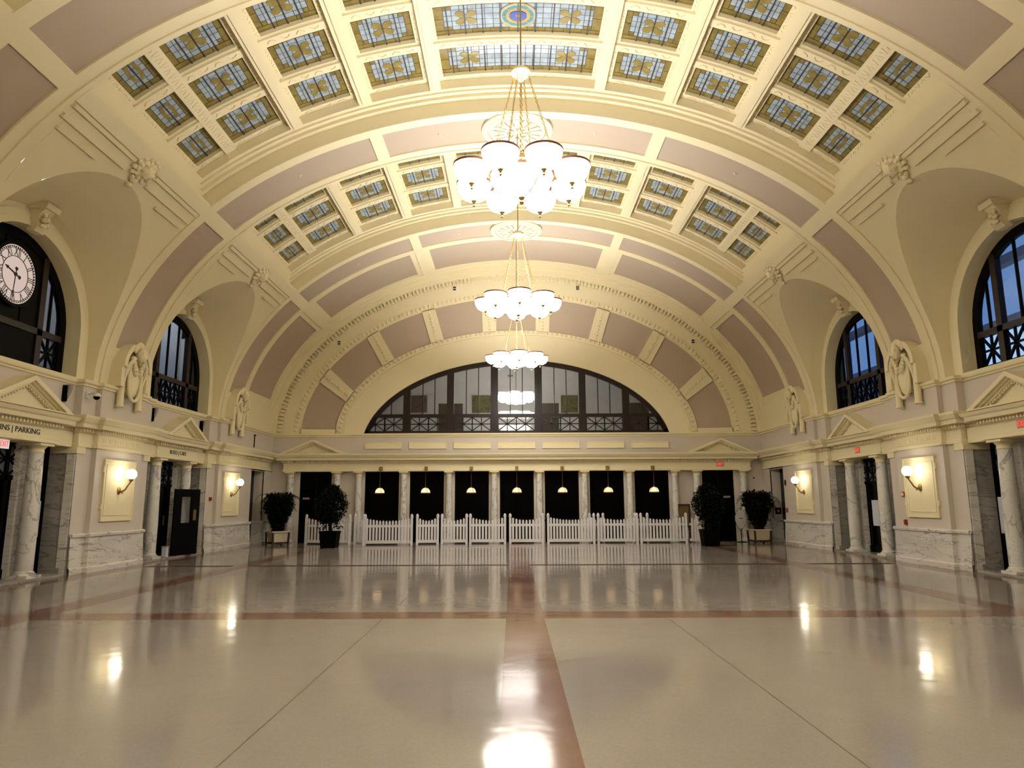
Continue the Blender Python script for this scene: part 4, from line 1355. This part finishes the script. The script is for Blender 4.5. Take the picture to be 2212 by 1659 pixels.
# ================================================================== CHANDELIERS
def chandelier(label, y, rot):
    Z = 6.42
    t = thing('chandelier', label, 'chandelier', (0, y, Z), rot, 'chandeliers down the middle of the hall')
    z = lambda v: v - Z
    MB().tube([(0, 0, z(8.86)), (0, 0, z(11.82))], .013, 6).build('cord', 'dull_brass', t)
    MB().lathe([(.0, z(8.90)), (.05, z(8.90)), (.06, z(8.87)), (.15, z(8.86)), (.165, z(8.83)), (.165, z(8.80)), (.14, z(8.78)), (.12, z(8.75)), (.05, z(8.72)), (.04, z(8.66)), (0, z(8.65))], 28).build('canopy', 'canopy_cream', t, smooth=True)
    # chains made of oval links
    def chain(p, q, n, r=.0055, lw=.016):
        p, q = Vector(p), Vector(q)
        d = (q - p); L = d.length; d.normalize()
        a = d.orthogonal().normalized(); b = d.cross(a)
        mb = MB(); ll = L / n * .68
        for k in range(n):
            cc = p + d * (L * (k + .5) / n)
            u = a if k % 2 else b
            pts = [cc + d * ll * cos(g) + u * lw * sin(g) for g in [2 * pi * i / 6 for i in range(7)]]
            mb.tube(pts, r, 4, cap=False)
        return mb
    for k in range(4):
        a = 2 * pi * (k + .5) / 4
        chain((.13 * cos(a), .13 * sin(a), z(8.76)), (.62 * cos(a), .62 * sin(a), z(7.0)), 34).build('chain', 'brass', t)
    chain((0, 0, z(8.66)), (0, 0, z(7.1)), 30, .009, .022).build('chain', 'brass', t)
    # ring frame and arms
    f = MB()
    f.lathe([(.60, z(6.94)), (.64, z(6.94)), (.64, z(7.02)), (.60, z(7.02)), (.60, z(6.94))], 40, cap=False)
    for k in range(8):
        a = 2 * pi * k / 8
        f.tube([(.05 * cos(a), .05 * sin(a), z(7.08)), (.35 * cos(a), .35 * sin(a), z(7.02)), (.60 * cos(a), .60 * sin(a), z(6.98))], .014, 6)
    f.lathe([(.0, z(7.16)), (.05, z(7.14)), (.10, z(7.08)), (.05, z(7.02)), (0, z(7.0))], 16)
    f.build('ring_frame', 'brass', t, smooth=True)
    shell = MB().lathe([(.29, .38), (.288, .32), (.265, .23), (.21, .15), (.12, .10), (0, .08)], 20, cap=False).mesh('bowl', 'opal', True)
    rim = MB().lathe([(.283, .37), (.303, .37), (.303, .405), (.283, .405), (.283, .37)], 24, cap=False).mesh('bowl_rim', 'bronze_rim', True)
    fin = MB().lathe([(0, .11), (.05, .105), (.05, .08), (.032, .06), (.014, .02), (.024, .0), (.014, -.02), (0, -.03)], 12).mesh('finial', 'brass', True)
    st = MB()
    for j in range(3):
        g = 2 * pi * j / 3 + .4
        pts = [(r_ * cos(g) * 1.012, r_ * sin(g) * 1.012, h_ - .003) for r_, h_ in ((.29, .38), (.288, .32), (.265, .23), (.21, .15), (.12, .10), (.03, .08))]
        st.tube(pts, .006, 5)
    stm = st.mesh('bowl_straps', 'bronze_rim')
    bulb = MB().lathe([(.2, .33), (.12, .36), (0, .37)], 10, cap=False).mesh('bulb', 'bulb')
    for k in range(8):
        a = 2 * pi * k / 8
        b = link_mesh('bowl', shell, t, (.87 * cos(a), .87 * sin(a), z(6.57)), (0, 0, a))
        link_mesh('bowl_rim', rim, b); link_mesh('finial', fin, b); link_mesh('bowl_straps', stm, b); link_mesh('bulb', bulb, b)
    sc = 1.75
    b = link_mesh('centre_bowl', shell, t, (0, 0, z(6.45)), (0, 0, .3), (sc, sc, 1.25))
    link_mesh('bowl_rim', rim, b); link_mesh('bowl_straps', stm, b); link_mesh('bulb', bulb, b)
    link_mesh('finial', fin, b, (0, 0, .02), (0, 0, 0), (1.0, 1.0, 1.1))
    return t
#simple('bronze_rim', (0.16, 0.07, 0.05), 0.45, metal=0.6, var=0.1)
simple('canopy_cream', (0.80, 0.66, 0.36), 0.45, metal=0.15, var=0.03)
chandelier('chandelier nearest the camera, its eight bowls seen from below', 10.84, R(22.5))
chandelier('middle chandelier hanging below the nearest ceiling medallion', 18.12, R(2))
chandelier('farthest chandelier, in front of the lunette window', 25.4, R(5))
chandelier('chandelier behind the camera near the entrance wall', 3.56, R(22.5))

# ================================================================== WALL LAMPS
def sconce(label, sx, y):
    t = thing('wall_sconce', label, 'wall lamp', (sx * (XP - .035), y, 1.95), 0, 'globe wall lamps on the piers')
    d = -sx
    MB().lathe([(.0, .05), (.035, .045), (.07, .03), (.085, .01), (.085, 0)], 18, mapf=lambda p: (d * p[2], p[0] * .85, p[1] * 1.15)).build('backplate', 'dull_brass', t, smooth=True)
    MB().tube([(d * .03, 0, 0), (d * .10, 0, -.02), (d * .17, 0, .03), (d * .22, 0, .12), (d * .27, 0, .19), (d * .30, 0, .25)], [.022, .024, .02, .018, .018, .022], 10).build('arm', 'dull_brass', t, smooth=True)
    MB().tube([(d * .06, 0, -.02), (d * .10, 0, -.07), (d * .13, 0, -.05)], [.018, .014, .008], 8).build('arm_leaf', 'dull_brass', t, smooth=True)
    MB().lathe([(.03, .24), (.055, .26), (.06, .30), (.045, .32)], 14, (d * .30, 0, 0)).build('globe_cup', 'dull_brass', t, smooth=True)
    MB().lathe([(.13 * sin(pi * i / 12), -.13 * cos(pi * i / 12)) for i in range(13)], 20, (d * .30, 0, .42)).build('globe', 'globe', t, smooth=True)
sconce('globe wall lamp on the left pier nearest the camera', -1, 18.18)
sconce('globe wall lamp on the left pier beside the corner passage', -1, 25.46)
sconce('globe wall lamp on the right pier nearest the camera', 1, 18.18)
sconce('globe wall lamp on the right pier beside the corner passage', 1, 25.46)
sconce('globe wall lamp on the left pier beside the camera', -1, 10.9)
sconce('globe wall lamp on the right pier beside the camera', 1, 10.9)

# ================================================================== TICKET WINDOW LAMPS
ordn = ['first', 'second', 'third', 'fourth', 'fifth', 'sixth', 'seventh']
proto = None
for k in range(-3, 4):
    lab = 'half dome pendant lamp in the %s ticket window from the left' % ordn[k + 3]
    if proto is None:
        t = thing('pendant_lamp', lab, 'pendant lamp', (k * PIT, 29.22, 2.02), 0, 'pendant lamps in the ticket windows')
        MB().lathe([(.195, 0), (.19, .06), (.165, .13), (.11, .185), (.04, .21), (0, .212)], 20).build('shade', 'lamp_shade', t, smooth=True)
        MB().lathe([(.19, -.02), (.205, -.015), (.205, .012), (.19, .015), (.19, -.02)], 20, cap=False).build('shade_rim', 'dull_brass', t, smooth=True)
        s_ = MB()
        for j in range(4):
            g = 2 * pi * j / 4 + .5
            s_.tube([(r_ * cos(g) * 1.02, r_ * sin(g) * 1.02, h_ + .003) for r_, h_ in ((.195, 0), (.19, .06), (.165, .13), (.11, .185), (.03, .215))], .008, 5)
        s_.build('shade_straps', 'dull_brass', t)
        MB().lathe([(.030, .20), (.025, .25), (.010, .30), (.006, .92)], 10).build('rod', 'bronze_rim', t, smooth=True)
        MB().box(-.07, .07, .10, .20, .93, 1.09).build('bracket_block', 'dull_brass', t)
        MB().tube([(0, 0, .92), (0, .06, .98), (0, .12, 1.0)], .014, 6).build('bracket_arm', 'dull_brass', t)
        proto = t
    else:
        copy_tree(proto, None, (k * PIT, 29.22, 2.02), None, lab)
# ================================================================== LETTERING AND SIGNS
def wall_text(txt, size, x, y, z, sx, parent, mat='letter_black', name='lettering', squeeze=1.0):
    me = text_mesh(txt, size, squeeze=squeeze)
    me.materials.append(MAT[mat])
    # text lies in XY facing +Z; stand it up facing the hall
    o = bpy.data.objects.new(name, me); COL.objects.link(o)
    if parent: o.parent = parent
    o.location = (x, y, z)
    o.rotation_euler = (R(90), 0, R(90) if sx < 0 else R(-90))
    return o
wall_text('BUSES | CAFE', .165, -10.530, 21.70, 3.165, -1, wall_left, squeeze=1.12)
wall_text('TRAINS | PARKING', .165, -10.530, 14.50, 3.165, -1, wall_left, squeeze=1.14)
def exit_sign(label, loc, rotz, white=False, scale=1.0):
    t = thing('exit_sign', label, 'exit sign', loc, rotz, 'exit signs')
    MB().box(-.15, .15, 0, .035, -.09, .09).build('sign_box', 'exit_white' if white else 'exit_case', t)
    me = text_mesh('EXIT', .17, .003, squeeze=.72)
    me.materials.append(MAT['exit_red'])
    o = bpy.data.objects.new('lettering', me); COL.objects.link(o); o.parent = t
    o.location = (0, -.004, 0); o.rotation_euler = (R(90), 0, 0)
    return t
simple('exit_case', (0.55, 0.20, 0.15), 0.4, var=0.05)
exit_sign('small red exit sign over the right end doorway', (8.50, 29.38, 3.17), 0)
exit_sign('small red exit sign over the farther right doorway', (10.53, 21.75, 3.17), R(-90))
exit_sign('small red exit sign over the right doorway nearest the camera', (10.53, 14.62, 3.2), R(-90))
exit_sign('white exit sign with red letters under the parking sign', (-10.62, 14.36, 2.84), R(90), True)

# ================================================================== CLOCK
ck = thing('wall_clock', 'round pale clock with roman numerals in the left window', 'clock', (-10.86, 14.42, 6.50), R(90))
rc = .64
circ = lambda r, n=48: [(r * cos(2 * pi * i / n), r * sin(2 * pi * i / n)) for i in range(n)]
fc = lambda u, v, d: (u, d, v)
MB().prism(circ(rc), fc, .0, .03).build('clock_dial', 'clock_face', ck)
MB().ring(circ(rc + .07), circ(rc), fc, -.03, .05, closed=True).build('clock_rim', 'black_metal', ck)
MB().ring(circ(.40), circ(.385), fc, -.008, .0, closed=True).build('chapter_ring', 'letter_black', ck)
tk = MB()
for i in range(60):
    a = 2 * pi * i / 60
    tk.prism([(.60 * cos(a) + .02 * cos(b), .60 * sin(a) + .02 * sin(b)) for b in [2 * pi * j / 6 for j in range(6)]], fc, -.008, 0)
tk.ring(circ(.575), circ(.565), fc, -.008, 0, closed=True)
o = tk.build('minute_track', 'letter_black', ck)
for h, nm in enumerate(['XII', 'I', 'II', 'III', 'IIII', 'V', 'VI', 'VII', 'VIII', 'IX', 'X', 'XI']):
    me = text_mesh(nm, .27, .002, squeeze=.62); me.materials.append(MAT['letter_black'])
    a = R(90 - 30 * h)
    o = bpy.data.objects.new('numeral', me); COL.objects.link(o); o.parent = ck
    o.matrix_local = Matrix.Translation((.485 * cos(a), -.006, .485 * sin(a))) @ Matrix.Rotation(R(30 * h), 4, 'Y') @ Matrix.Rotation(R(90), 4, 'X')
def hand(deg, ln, w0, nm):
    a = R(90 - deg); u, v = (cos(a), sin(a)), (-sin(a), cos(a))
    P = lambda l, s: (u[0] * l + v[0] * s, u[1] * l + v[1] * s)
    MB().prism([P(-.16, -.03), P(-.12, -.045), P(-.08, -w0), P(ln * .68, -w0 * .8), P(ln * .72, -w0 * 2.2), P(ln, 0), P(ln * .72, w0 * 2.2), P(ln * .68, w0 * .8), P(-.08, w0), P(-.12, .045), P(-.16, .03)], fc, -.022, -.012).build(nm, 'letter_black', ck)
hand(288, .36, .018, 'hour_hand')
hand(184, .52, .010, 'minute_hand')
MB().prism(circ(.04, 16), fc, -.03, 0).build('hand_boss', 'letter_black', ck)

# ================================================================== PICKET FENCE
PK = {}
def picket_mesh(h):
    h = round(h, 2)
    if h not in PK:
        w_ = .04
        PK[h] = MB().prism([(-w_, .06), (w_, .06), (w_, h - .05), (w_ * .55, h - .012), (0, h), (-w_ * .55, h - .012), (-w_, h - .05)], lambda u, v, d: (u, d, v), -.012, .012).mesh('picket', 'white_paint')
    return PK[h]
_post = MB(); _post.box(-.045, .045, -.045, .045, 0, 1.06)
POST = _post.mesh('post', 'white_paint')
CAP = MB().lathe([(.062, 1.055), (.066, 1.07), (.05, 1.085), (.058, 1.11), (.05, 1.15), (.02, 1.185), (0, 1.195)], 12).mesh('post_cap', 'white_paint', True)
def fence(label, x0, y0, x1, y1, posts=(True, True)):
    L = math.hypot(x1 - x0, y1 - y0); a = math.atan2(y1 - y0, x1 - x0)
    t = thing('picket_fence_panel', label, 'fence panel', (x0, y0, 0), a, 'white picket fence panels before the ticket windows')
    for k, on in enumerate(posts):
        if on:
            p = link_mesh('post', POST, t, (.05 if k == 0 else L - .05, 0, 0))
            link_mesh('post_cap', CAP, p)
    MB().box(.05, L - .05, .012, .05, .055, .17).build('rail', 'white_paint', t)
    MB().box(.05, L - .05, .012, .05, .68, .77).build('rail', 'white_paint', t)
    n = max(2, int(round((L - .2) / .128)))
    for k in range(n):
        s_ = (k + .5) / n
        h = 1.05 - .12 * sin(pi * s_) ** .8
        link_mesh('picket', picket_mesh(h), t, (.10 + (L - .2) * s_, -.0, 0))
    return t
fence('leftmost picket fence panel, partly behind the black potted tree', -8.55, 28.75, -6.66, 28.55)
fence('short narrow picket panel set back right of the left tree', -6.58, 28.75, -6.08, 28.75)
fence('whitest front picket fence panel, closest to the camera', -6.05, 27.95, -4.10, 28.02)
fence('picket fence panel just right of the closest white panel', -4.02, 28.30, -3.12, 28.45)
fence('picket fence panel before the third ticket window from the left', -3.06, 28.55, -1.98, 28.62)
fence('picket fence panel ending left of the central gap', -1.93, 28.66, -.44, 28.66)
fence('picket fence panel straddling the hall centre line', -.33, 28.60, 1.08, 28.68)
fence('picket fence panel before the fifth ticket window', 1.20, 28.70, 3.14, 28.72)
fence('picket fence panel before the sixth ticket window', 3.22, 28.74, 4.88, 28.74)
fence('picket fence panel below the framed board', 4.94, 28.74, 6.86, 28.74)
fence('rightmost narrow picket panel beside the potted tree', 6.90, 28.72, 7.42, 28.80, (False, True))
fence('short rear picket panel by the fifth window column', 2.9, 29.0, 3.55, 29.0)
fence('short rear picket panel by the sixth window column', 4.75, 29.0, 5.35, 29.0)

# ================================================================== PLANTS
def leaf_cloud(pts, size, seed, droop=.3):
    rnd = random.Random(seed)
    mb = MB()
    for p in pts:
        d = Vector((rnd.uniform(-1, 1), rnd.uniform(-1, 1), rnd.uniform(-.6, .6) - droop)).normalized()
        s_ = size * rnd.uniform(.6, 1.2)
        sd = d.cross(Vector((0, 0, 1)))
        sd = sd.normalized() * s_ * .28 if sd.length > 1e-3 else Vector((s_ * .28, 0, 0))
        nn = d.cross(sd).normalized() * s_ * .08
        c_ = Vector(p)
        mb.add([c_, c_ + d * s_ * .45 + sd + nn, c_ + d * s_, c_ + d * s_ * .45 - sd + nn], [(0, 1, 2, 3)])
    return mb
def ficus(label, loc, seed, lean):
    t = thing('potted_tree', label, 'potted tree', loc)
    rnd = random.Random(seed)
    MB().add(*(lambda b: (b.v, b.f))(MB().hexa([(-.27, -.27, 0), (.27, -.27, 0), (.27, .27, 0), (-.27, .27, 0)], [(-.32, -.32, .58), (.32, -.32, .58), (.32, .32, .58), (-.32, .32, .58)]))).build('pot', 'pot_black', t)
    MB().ring([(-.33, -.33), (.33, -.33), (.33, .33), (-.33, .33)], [(-.28, -.28), (.28, -.28), (.28, .28), (-.28, .28)], lambda u, v, d: (u, v, d), .54, .60, closed=True).build('pot_rim', 'pot_black', t)
    MB().box(-.28, .28, -.28, .28, .5, .55).build('soil', 'bark', t)
    tr = MB()
    for k in range(3):
        a = 2 * pi * k / 3
        tr.tube([(.05 * cos(a), .05 * sin(a), .5), (.04 * cos(a + 1.5), .04 * sin(a + 1.5), .85), (.05 * cos(a + 3), .05 * sin(a + 3), 1.15), (.15 * cos(a + 4), .15 * sin(a + 4), 1.6)], [.04, .035, .03, .015], 7)
    tr.build('trunk', 'bark', t, smooth=True)
    pts, pl2 = [], []
    for i in range(4800):
        g = rnd.uniform(0, 2 * pi); h = rnd.random()
        rad = (.62 * sin(pi * min(1, .12 + .86 * h)) ** .7) * rnd.random() ** .5
        p = (rad * cos(g) + lean * (h - .4), rad * sin(g) * .9, .95 + 1.32 * h + rnd.uniform(-.05, .05))
        (pts if rnd.random() < .8 else pl2).append(p)
    for i in range(150):   # drooping strands
        g = rnd.uniform(0, 2 * pi); h = rnd.random()
        pts.append((.34 * cos(g) + .1 * sin(5 * g), .3 * sin(g), .72 + .3 * h))
    o = leaf_cloud(pts, .125, seed).build('foliage', 'leaf', t); o['kind'] = 'stuff'
    o = leaf_cloud(pl2, .10, seed + 1).build('young_leaves', 'leaf_light', t); o['kind'] = 'stuff'
    return t
ficus('leafy tree in a square black pot left of the fence', (-6.95, 26.45, 0), 3, .12)
ficus('leafy tree in a square black pot right of the fence', (7.16, 26.6, 0), 5, -.08)
def planter(label, loc, rot, seed, top):
    t = thing('planter_shrub', label, 'planter', loc, rot)
    rnd = random.Random(seed)
    MB().hexa([(-.26, -.26, .12), (.26, -.26, .12), (.26, .26, .12), (-.26, .26, .12)], [(-.31, -.31, .5), (.31, -.31, .5), (.31, .31, .5), (-.31, .31, .5)]).build('box', 'planter_white', t)
    MB().ring([(-.36, -.36), (.36, -.36), (.36, .36), (-.36, .36)], [(-.28, -.28), (.28, -.28), (.28, .28), (-.28, .28)], lambda u, v, d: (u, v, d), .49, .54, closed=True).build('box_rim', 'planter_white', t)
    for sx_ in (-1, 1):
        for sy in (-1, 1):
            MB().hexa([(sx_ * .31 - .03, sy * .31 - .03, 0), (sx_ * .31 + .03, sy * .31 - .03, 0), (sx_ * .31 + .03, sy * .31 + .03, 0), (sx_ * .31 - .03, sy * .31 + .03, 0)],
                      [(sx_ * .33 - .03, sy * .33 - .03, .49), (sx_ * .33 + .03, sy * .33 - .03, .49), (sx_ * .33 + .03, sy * .33 + .03, .49), (sx_ * .33 - .03, sy * .33 + .03, .49)]).build('leg', 'dark_wood', t)
    ap = MB()
    poly = [(-.28, .12), (-.28, .05), (-.18, .08), (-.1, .04), (0, .07), (.1, .04), (.18, .08), (.28, .05), (.28, .12)]
    for k in range(4):
        ca, sa = cos(pi / 2 * k), sin(pi / 2 * k)
        ap.prism(poly[::-1], lambda u, v, d: (u * ca - d * sa, u * sa + d * ca, v), -.29, -.265)
    ap.build('apron', 'dark_wood', t)
    MB().box(-.27, .27, -.27, .27, .42, .47).build('soil', 'bark', t)
    st = MB()
    for k in range(9):
        a = 2 * pi * k / 9; r_ = .05 + .05 * (k % 3)
        st.tube([(r_ * cos(a), r_ * sin(a), .45), (r_ * 2 * cos(a), r_ * 2 * sin(a), 1.0), (r_ * 4.5 * cos(a), r_ * 4.5 * sin(a), 1.6)], [.02, .016, .006], 5)
    st.build('stems', 'bark', t)
    pts = []
    for i in range(4200):
        h = rnd.random() ** .75; g = rnd.uniform(0, 2 * pi)
        rad = (.13 + .45 * min(1, h * 1.5)) * rnd.random() ** .45
        if h > .85: rad *= .9
        pts.append((rad * cos(g), rad * sin(g), .5 + (top - .5) * h))
    o = leaf_cloud(pts, .15, seed, .15).build('foliage', 'leaf', t); o['kind'] = 'stuff'
    fr = MB()
    for k in range(26):   # arching fronds
        g = rnd.uniform(0, 2 * pi); L = rnd.uniform(.45, .75); z0 = rnd.uniform(1.2, top - .25)
        pt = [(.2 * cos(g), .2 * sin(g), z0), ((.2 + L * .4) * cos(g), (.2 + L * .4) * sin(g), z0 + .28), ((.2 + L * .75) * cos(g), (.2 + L * .75) * sin(g), z0 + .22), ((.2 + L) * cos(g), (.2 + L) * sin(g), z0 + .02)]
        for a, b in zip(pt[:-1], pt[1:]):
            for j in range(6):
                p = Vector(a).lerp(Vector(b), j / 6)
                for s_ in (-1, 1):
                    tip = p + Vector((-sin(g) * s_ * .10 + cos(g) * .05, cos(g) * s_ * .10 + sin(g) * .05, -.04))
                    q_ = p + Vector((cos(g) * .03, sin(g) * .03, 0))
                    fr.add([p, q_, tip], [(0, 1, 2)])
    o = fr.build('fronds', 'leaf', t); o['kind'] = 'stuff'
    return t
planter('bushy shrub in a cream planter box left of the fence', (-9.52, 28.35, 0), R(42), 11, 2.0)
planter('bushy shrub in a cream planter box beside the oval sign', (9.60, 28.35, 0), R(6), 12, 2.0)

# ================================================================== SIGN, BOARD AND SMALL FITTINGS
sg = thing('oval_sign', 'oval white notice sign on a black stand by the right doorway', 'sign', (9.07, 28.9, 0))
MB().lathe([(.2, 0), (.2, .015), (.06, .03), (.02, .05)], 20).build('stand_base', 'black_metal', sg, smooth=True)
MB().tube([(0, 0, .03), (0, 0, .55)], .018, 8).build('stand_pole', 'black_metal', sg)
outl = []
for i in range(40):
    a = 2 * pi * i / 40
    r_ = 1.0 - .07 * (1 if abs(sin(2 * a)) > .78 else 0)
    outl.append((.225 * cos(a) * r_, .93 + .40 * sin(a) * r_))
MB().prism([(u * 1.06, .93 + (v - .93) * 1.04) for u, v in outl], lambda u, v, d: (u, d, v), -.005, .02).build('sign_edge', 'black_metal', sg)
MB().prism(outl, lambda u, v, d: (u, d, v), -.015, .0).build('sign_plate', 'white_plastic', sg)
MB().box(-.14, .15, -.02, -.014, .88, 1.03).build('paper_note', 'white_paint', sg)
MB().box(-.07, .09, -.023, -.019, .935, .965).build('printed_line', 'letter_black', sg)
bd = thing('framed_board', 'dark framed tan notice board behind the fence', 'board', (6.90, 29.42, 0))
MB().box(-.22, .22, -.012, .012, .62, 1.44).build('board_face', 'board_tan', bd)
MB().ring([(-.27, .58), (.27, .58), (.27, 1.53), (-.27, 1.53)], [(-.20, .65), (.20, .65), (.20, 1.43), (-.20, 1.43)], lambda u, v, d: (u, d, v), -.03, .03, closed=True).build('board_frame', 'dark_wood', bd)
for s in (-1, 1): MB().box(s * .22 - .03, s * .22 + .03, -.03, .03, 0, .6).build('leg', 'dark_wood', bd)
MB().box(-.25, .25, -.16, .16, 0, .03).build('foot', 'dark_wood', bd)

def wallbox(name, label, cat, x, y, z, w_, h_, d_, mat, face, group=None, knob=None):
    """small fitting fixed to a side wall (face=+1 right wall, -1 left wall)"""
    t = thing(name, label, cat, (x, y, z), 0, group)
    MB().box(min(0, -face * d_), max(0, -face * d_), -w_ / 2, w_ / 2, -h_ / 2, h_ / 2).build('housing', mat, t)
    MB().box(min(-face * d_, -face * (d_ + .012)), max(-face * d_, -face * (d_ + .012)), -w_ * .35, w_ * .35, -h_ * .3, h_ * .3).build('cover', knob or mat, t)
    return t
wallbox('fire_alarm', 'red fire alarm box high beside the right pier lamp', 'fire alarm', XP, 19.02, 1.79, .13, .13, .05, 'red_plastic', 1, 'fire alarms', 'white_plastic')
wallbox('alarm_pull', 'red pull station low on the right pier nearest the camera', 'fire alarm', XP, 19.04, 1.05, .09, .14, .05, 'red_plastic', 1, 'fire alarms')
wallbox('alarm_pull', 'dark red pull station beside the right corner passage', 'fire alarm', XP, 27.2, 1.28, .10, .16, .04, 'red_plastic', 1, 'fire alarms')
wallbox('fire_alarm', 'red fire alarm box on the left pier strip', 'fire alarm', -XS, 24.05, 1.78, .13, .12, .05, 'red_plastic', -1, 'fire alarms')
wallbox('door_closer', 'small black fitting above the right corner passage', 'fitting', XP, 27.22, 2.33, .06, .22, .03, 'black_metal', 1)
pt = thing('switch_plate', 'black square plate on the right corner passage jamb', 'switch plate', (10.60, 28.85, 1.24))
MB().box(-.12, .12, -.02, 0, -.13, .13).build('plate', 'black_metal', pt)
MB().box(-.05, .05, -.026, -.02, -.06, .06).build('switch', 'grey_plastic', pt)
dt = thing('motion_sensor', 'small dark round sensor on the end wall above the right shrub', 'sensor', (9.98, 29.70, 2.6))
MB().lathe([(.04, 0), (.04, .02), (.02, .04), (0, .05)], 12, mapf=lambda p: (p[0], -p[2], p[1])).build('knob', 'dark_wood', dt, smooth=True)
cm = thing('security_camera', 'white dome security camera on the left pier', 'camera', (-XS, 16.72, 4.22))
MB().box(0, .03, -.06, .06, -.08, .08).build('mount', 'white_plastic', cm)
MB().tube([(.02, 0, .02), (.18, 0, .05), (.24, 0, .02)], .022, 8).build('bracket', 'white_plastic', cm, smooth=True)
MB().lathe([(.0, .05), (.05, .045), (.085, .0), (.085, -.04)], 16, (.24, 0, 0)).build('hood', 'white_plastic', cm, smooth=True)
MB().lathe([(.075, -.04), (.07, -.08), (.045, -.11), (0, -.125)], 16, (.24, 0, 0)).build('dome', 'pot_black', cm, smooth=True)
def speaker(label, y, sgn):
    t = thing('wall_speaker', label, 'speaker', (-XR, y, 3.95), 0, 'curved grey speakers behind the pediments')
    n = 6
    prof = [(0, 0)] + [(.02 + .16 * sin(pi / 2 * i / n) , .42 * i / n) for i in range(n + 1)] + [(0, .42)]
    MB().prism(prof, lambda u, v, d: (u, d, v), -.05, .05).build('grille', 'grey_plastic', t)
    MB().box(0, .12, sgn * .05 - .012, sgn * .05 + .012, .02, .40).build('end_plate', 'black_metal', t)
speaker('grey curved speaker beside the parking pediment', 16.12, -1)
speaker('grey curved speaker left of the cafe pediment', 20.12, -1)
speaker('grey curved speaker right of the cafe pediment', 23.35, -1)
br = thing('conduit_bar', 'thin black vertical bar on the left pier near the corner', 'fitting', (-XP, 27.5, 3.80))
MB().box(0, .03, -.02, .02, 0, .5).build('bar', 'black_metal', br)
MB().box(0, .06, -.05, .05, .46, .5).build('bar_cap', 'black_metal', br)
for i, (x, z, l) in enumerate(((-2.70, 10.93, 'upper left'), (2.72, 10.93, 'upper right'), (-7.70, 8.5, 'lower left'), (7.70, 8.5, 'lower right'))):
    t = thing('strobe', 'tiny dark twin strobe fitting on the end arch, %s' % l, 'strobe', (x, 29.72, z), 0, 'twin strobes on the end arch')
    MB().box(-.07, .07, -.04, .0, -.085, .085).build('housing', 'white_plastic', t)
    for s in (-1, 1): MB().box(-.06, .06, -.055, -.04, s * .045 - .025, s * .045 + .025).build('lens', 'black_metal', t)
# papers taped to the doors
def paper(label, x, y0, y1, z0, z1):
    t = thing('door_notice', label, 'notice', (x, (y0 + y1) / 2, z0), 0, 'pale notices on the side doors')
    MB().box(-.004, .004, -(y1 - y0) / 2, (y1 - y0) / 2, 0, z1 - z0).build('sheet', 'paper', t)
paper('pale notice sheet on the farther right door', XD - .06, 21.55, 22.2, .86, 1.64)
paper('pale notice sheet on the nearest right door', XD - .06, 15.75, 16.42, .87, 1.69)
paper('pale notice sheet on the nearest left door', -XD + .06, 15.75, 16.35, .88, 1.69)
# the door leaf standing open on the left
dl = thing('open_door', 'black glazed door leaf standing open under the cafe sign', 'door', (-10.60, 21.82, 0.05), math.atan2(1.01, .33))
W_, H_ = 1.06, 2.02
MB().ring([(0, 0), (W_, 0), (W_, H_), (0, H_)], [(.30, .98), (.70, .98), (.70, 1.78), (.30, 1.78)], lambda u, v, d: (u, d, v), -.022, .022, closed=True).build('leaf', 'black_metal', dl)
MB().box(.30, .70, -.004, .004, .98, 1.78).build('pane', 'pane_glass', dl)
MB().box(.80, .93, -.03, -.022, 1.05, 1.38).build('notice', 'board_tan', dl)
MB().tube([(.86, -.03, .85), (.86, -.07, .87), (.86, -.07, 1.0), (.86, -.03, 1.02)], .012, 6).build('handle', 'black_metal', dl)
wb = thing('litter_stand', 'small grey box stand on the floor by the open door', 'box', (-10.66, 21.6, .05))
MB().box(-.07, .07, -.07, .07, 0, .28).build('box', 'paper', wb)
MB().box(-.08, .08, -.08, .08, .28, .31).build('lid', 'grey_plastic', wb)
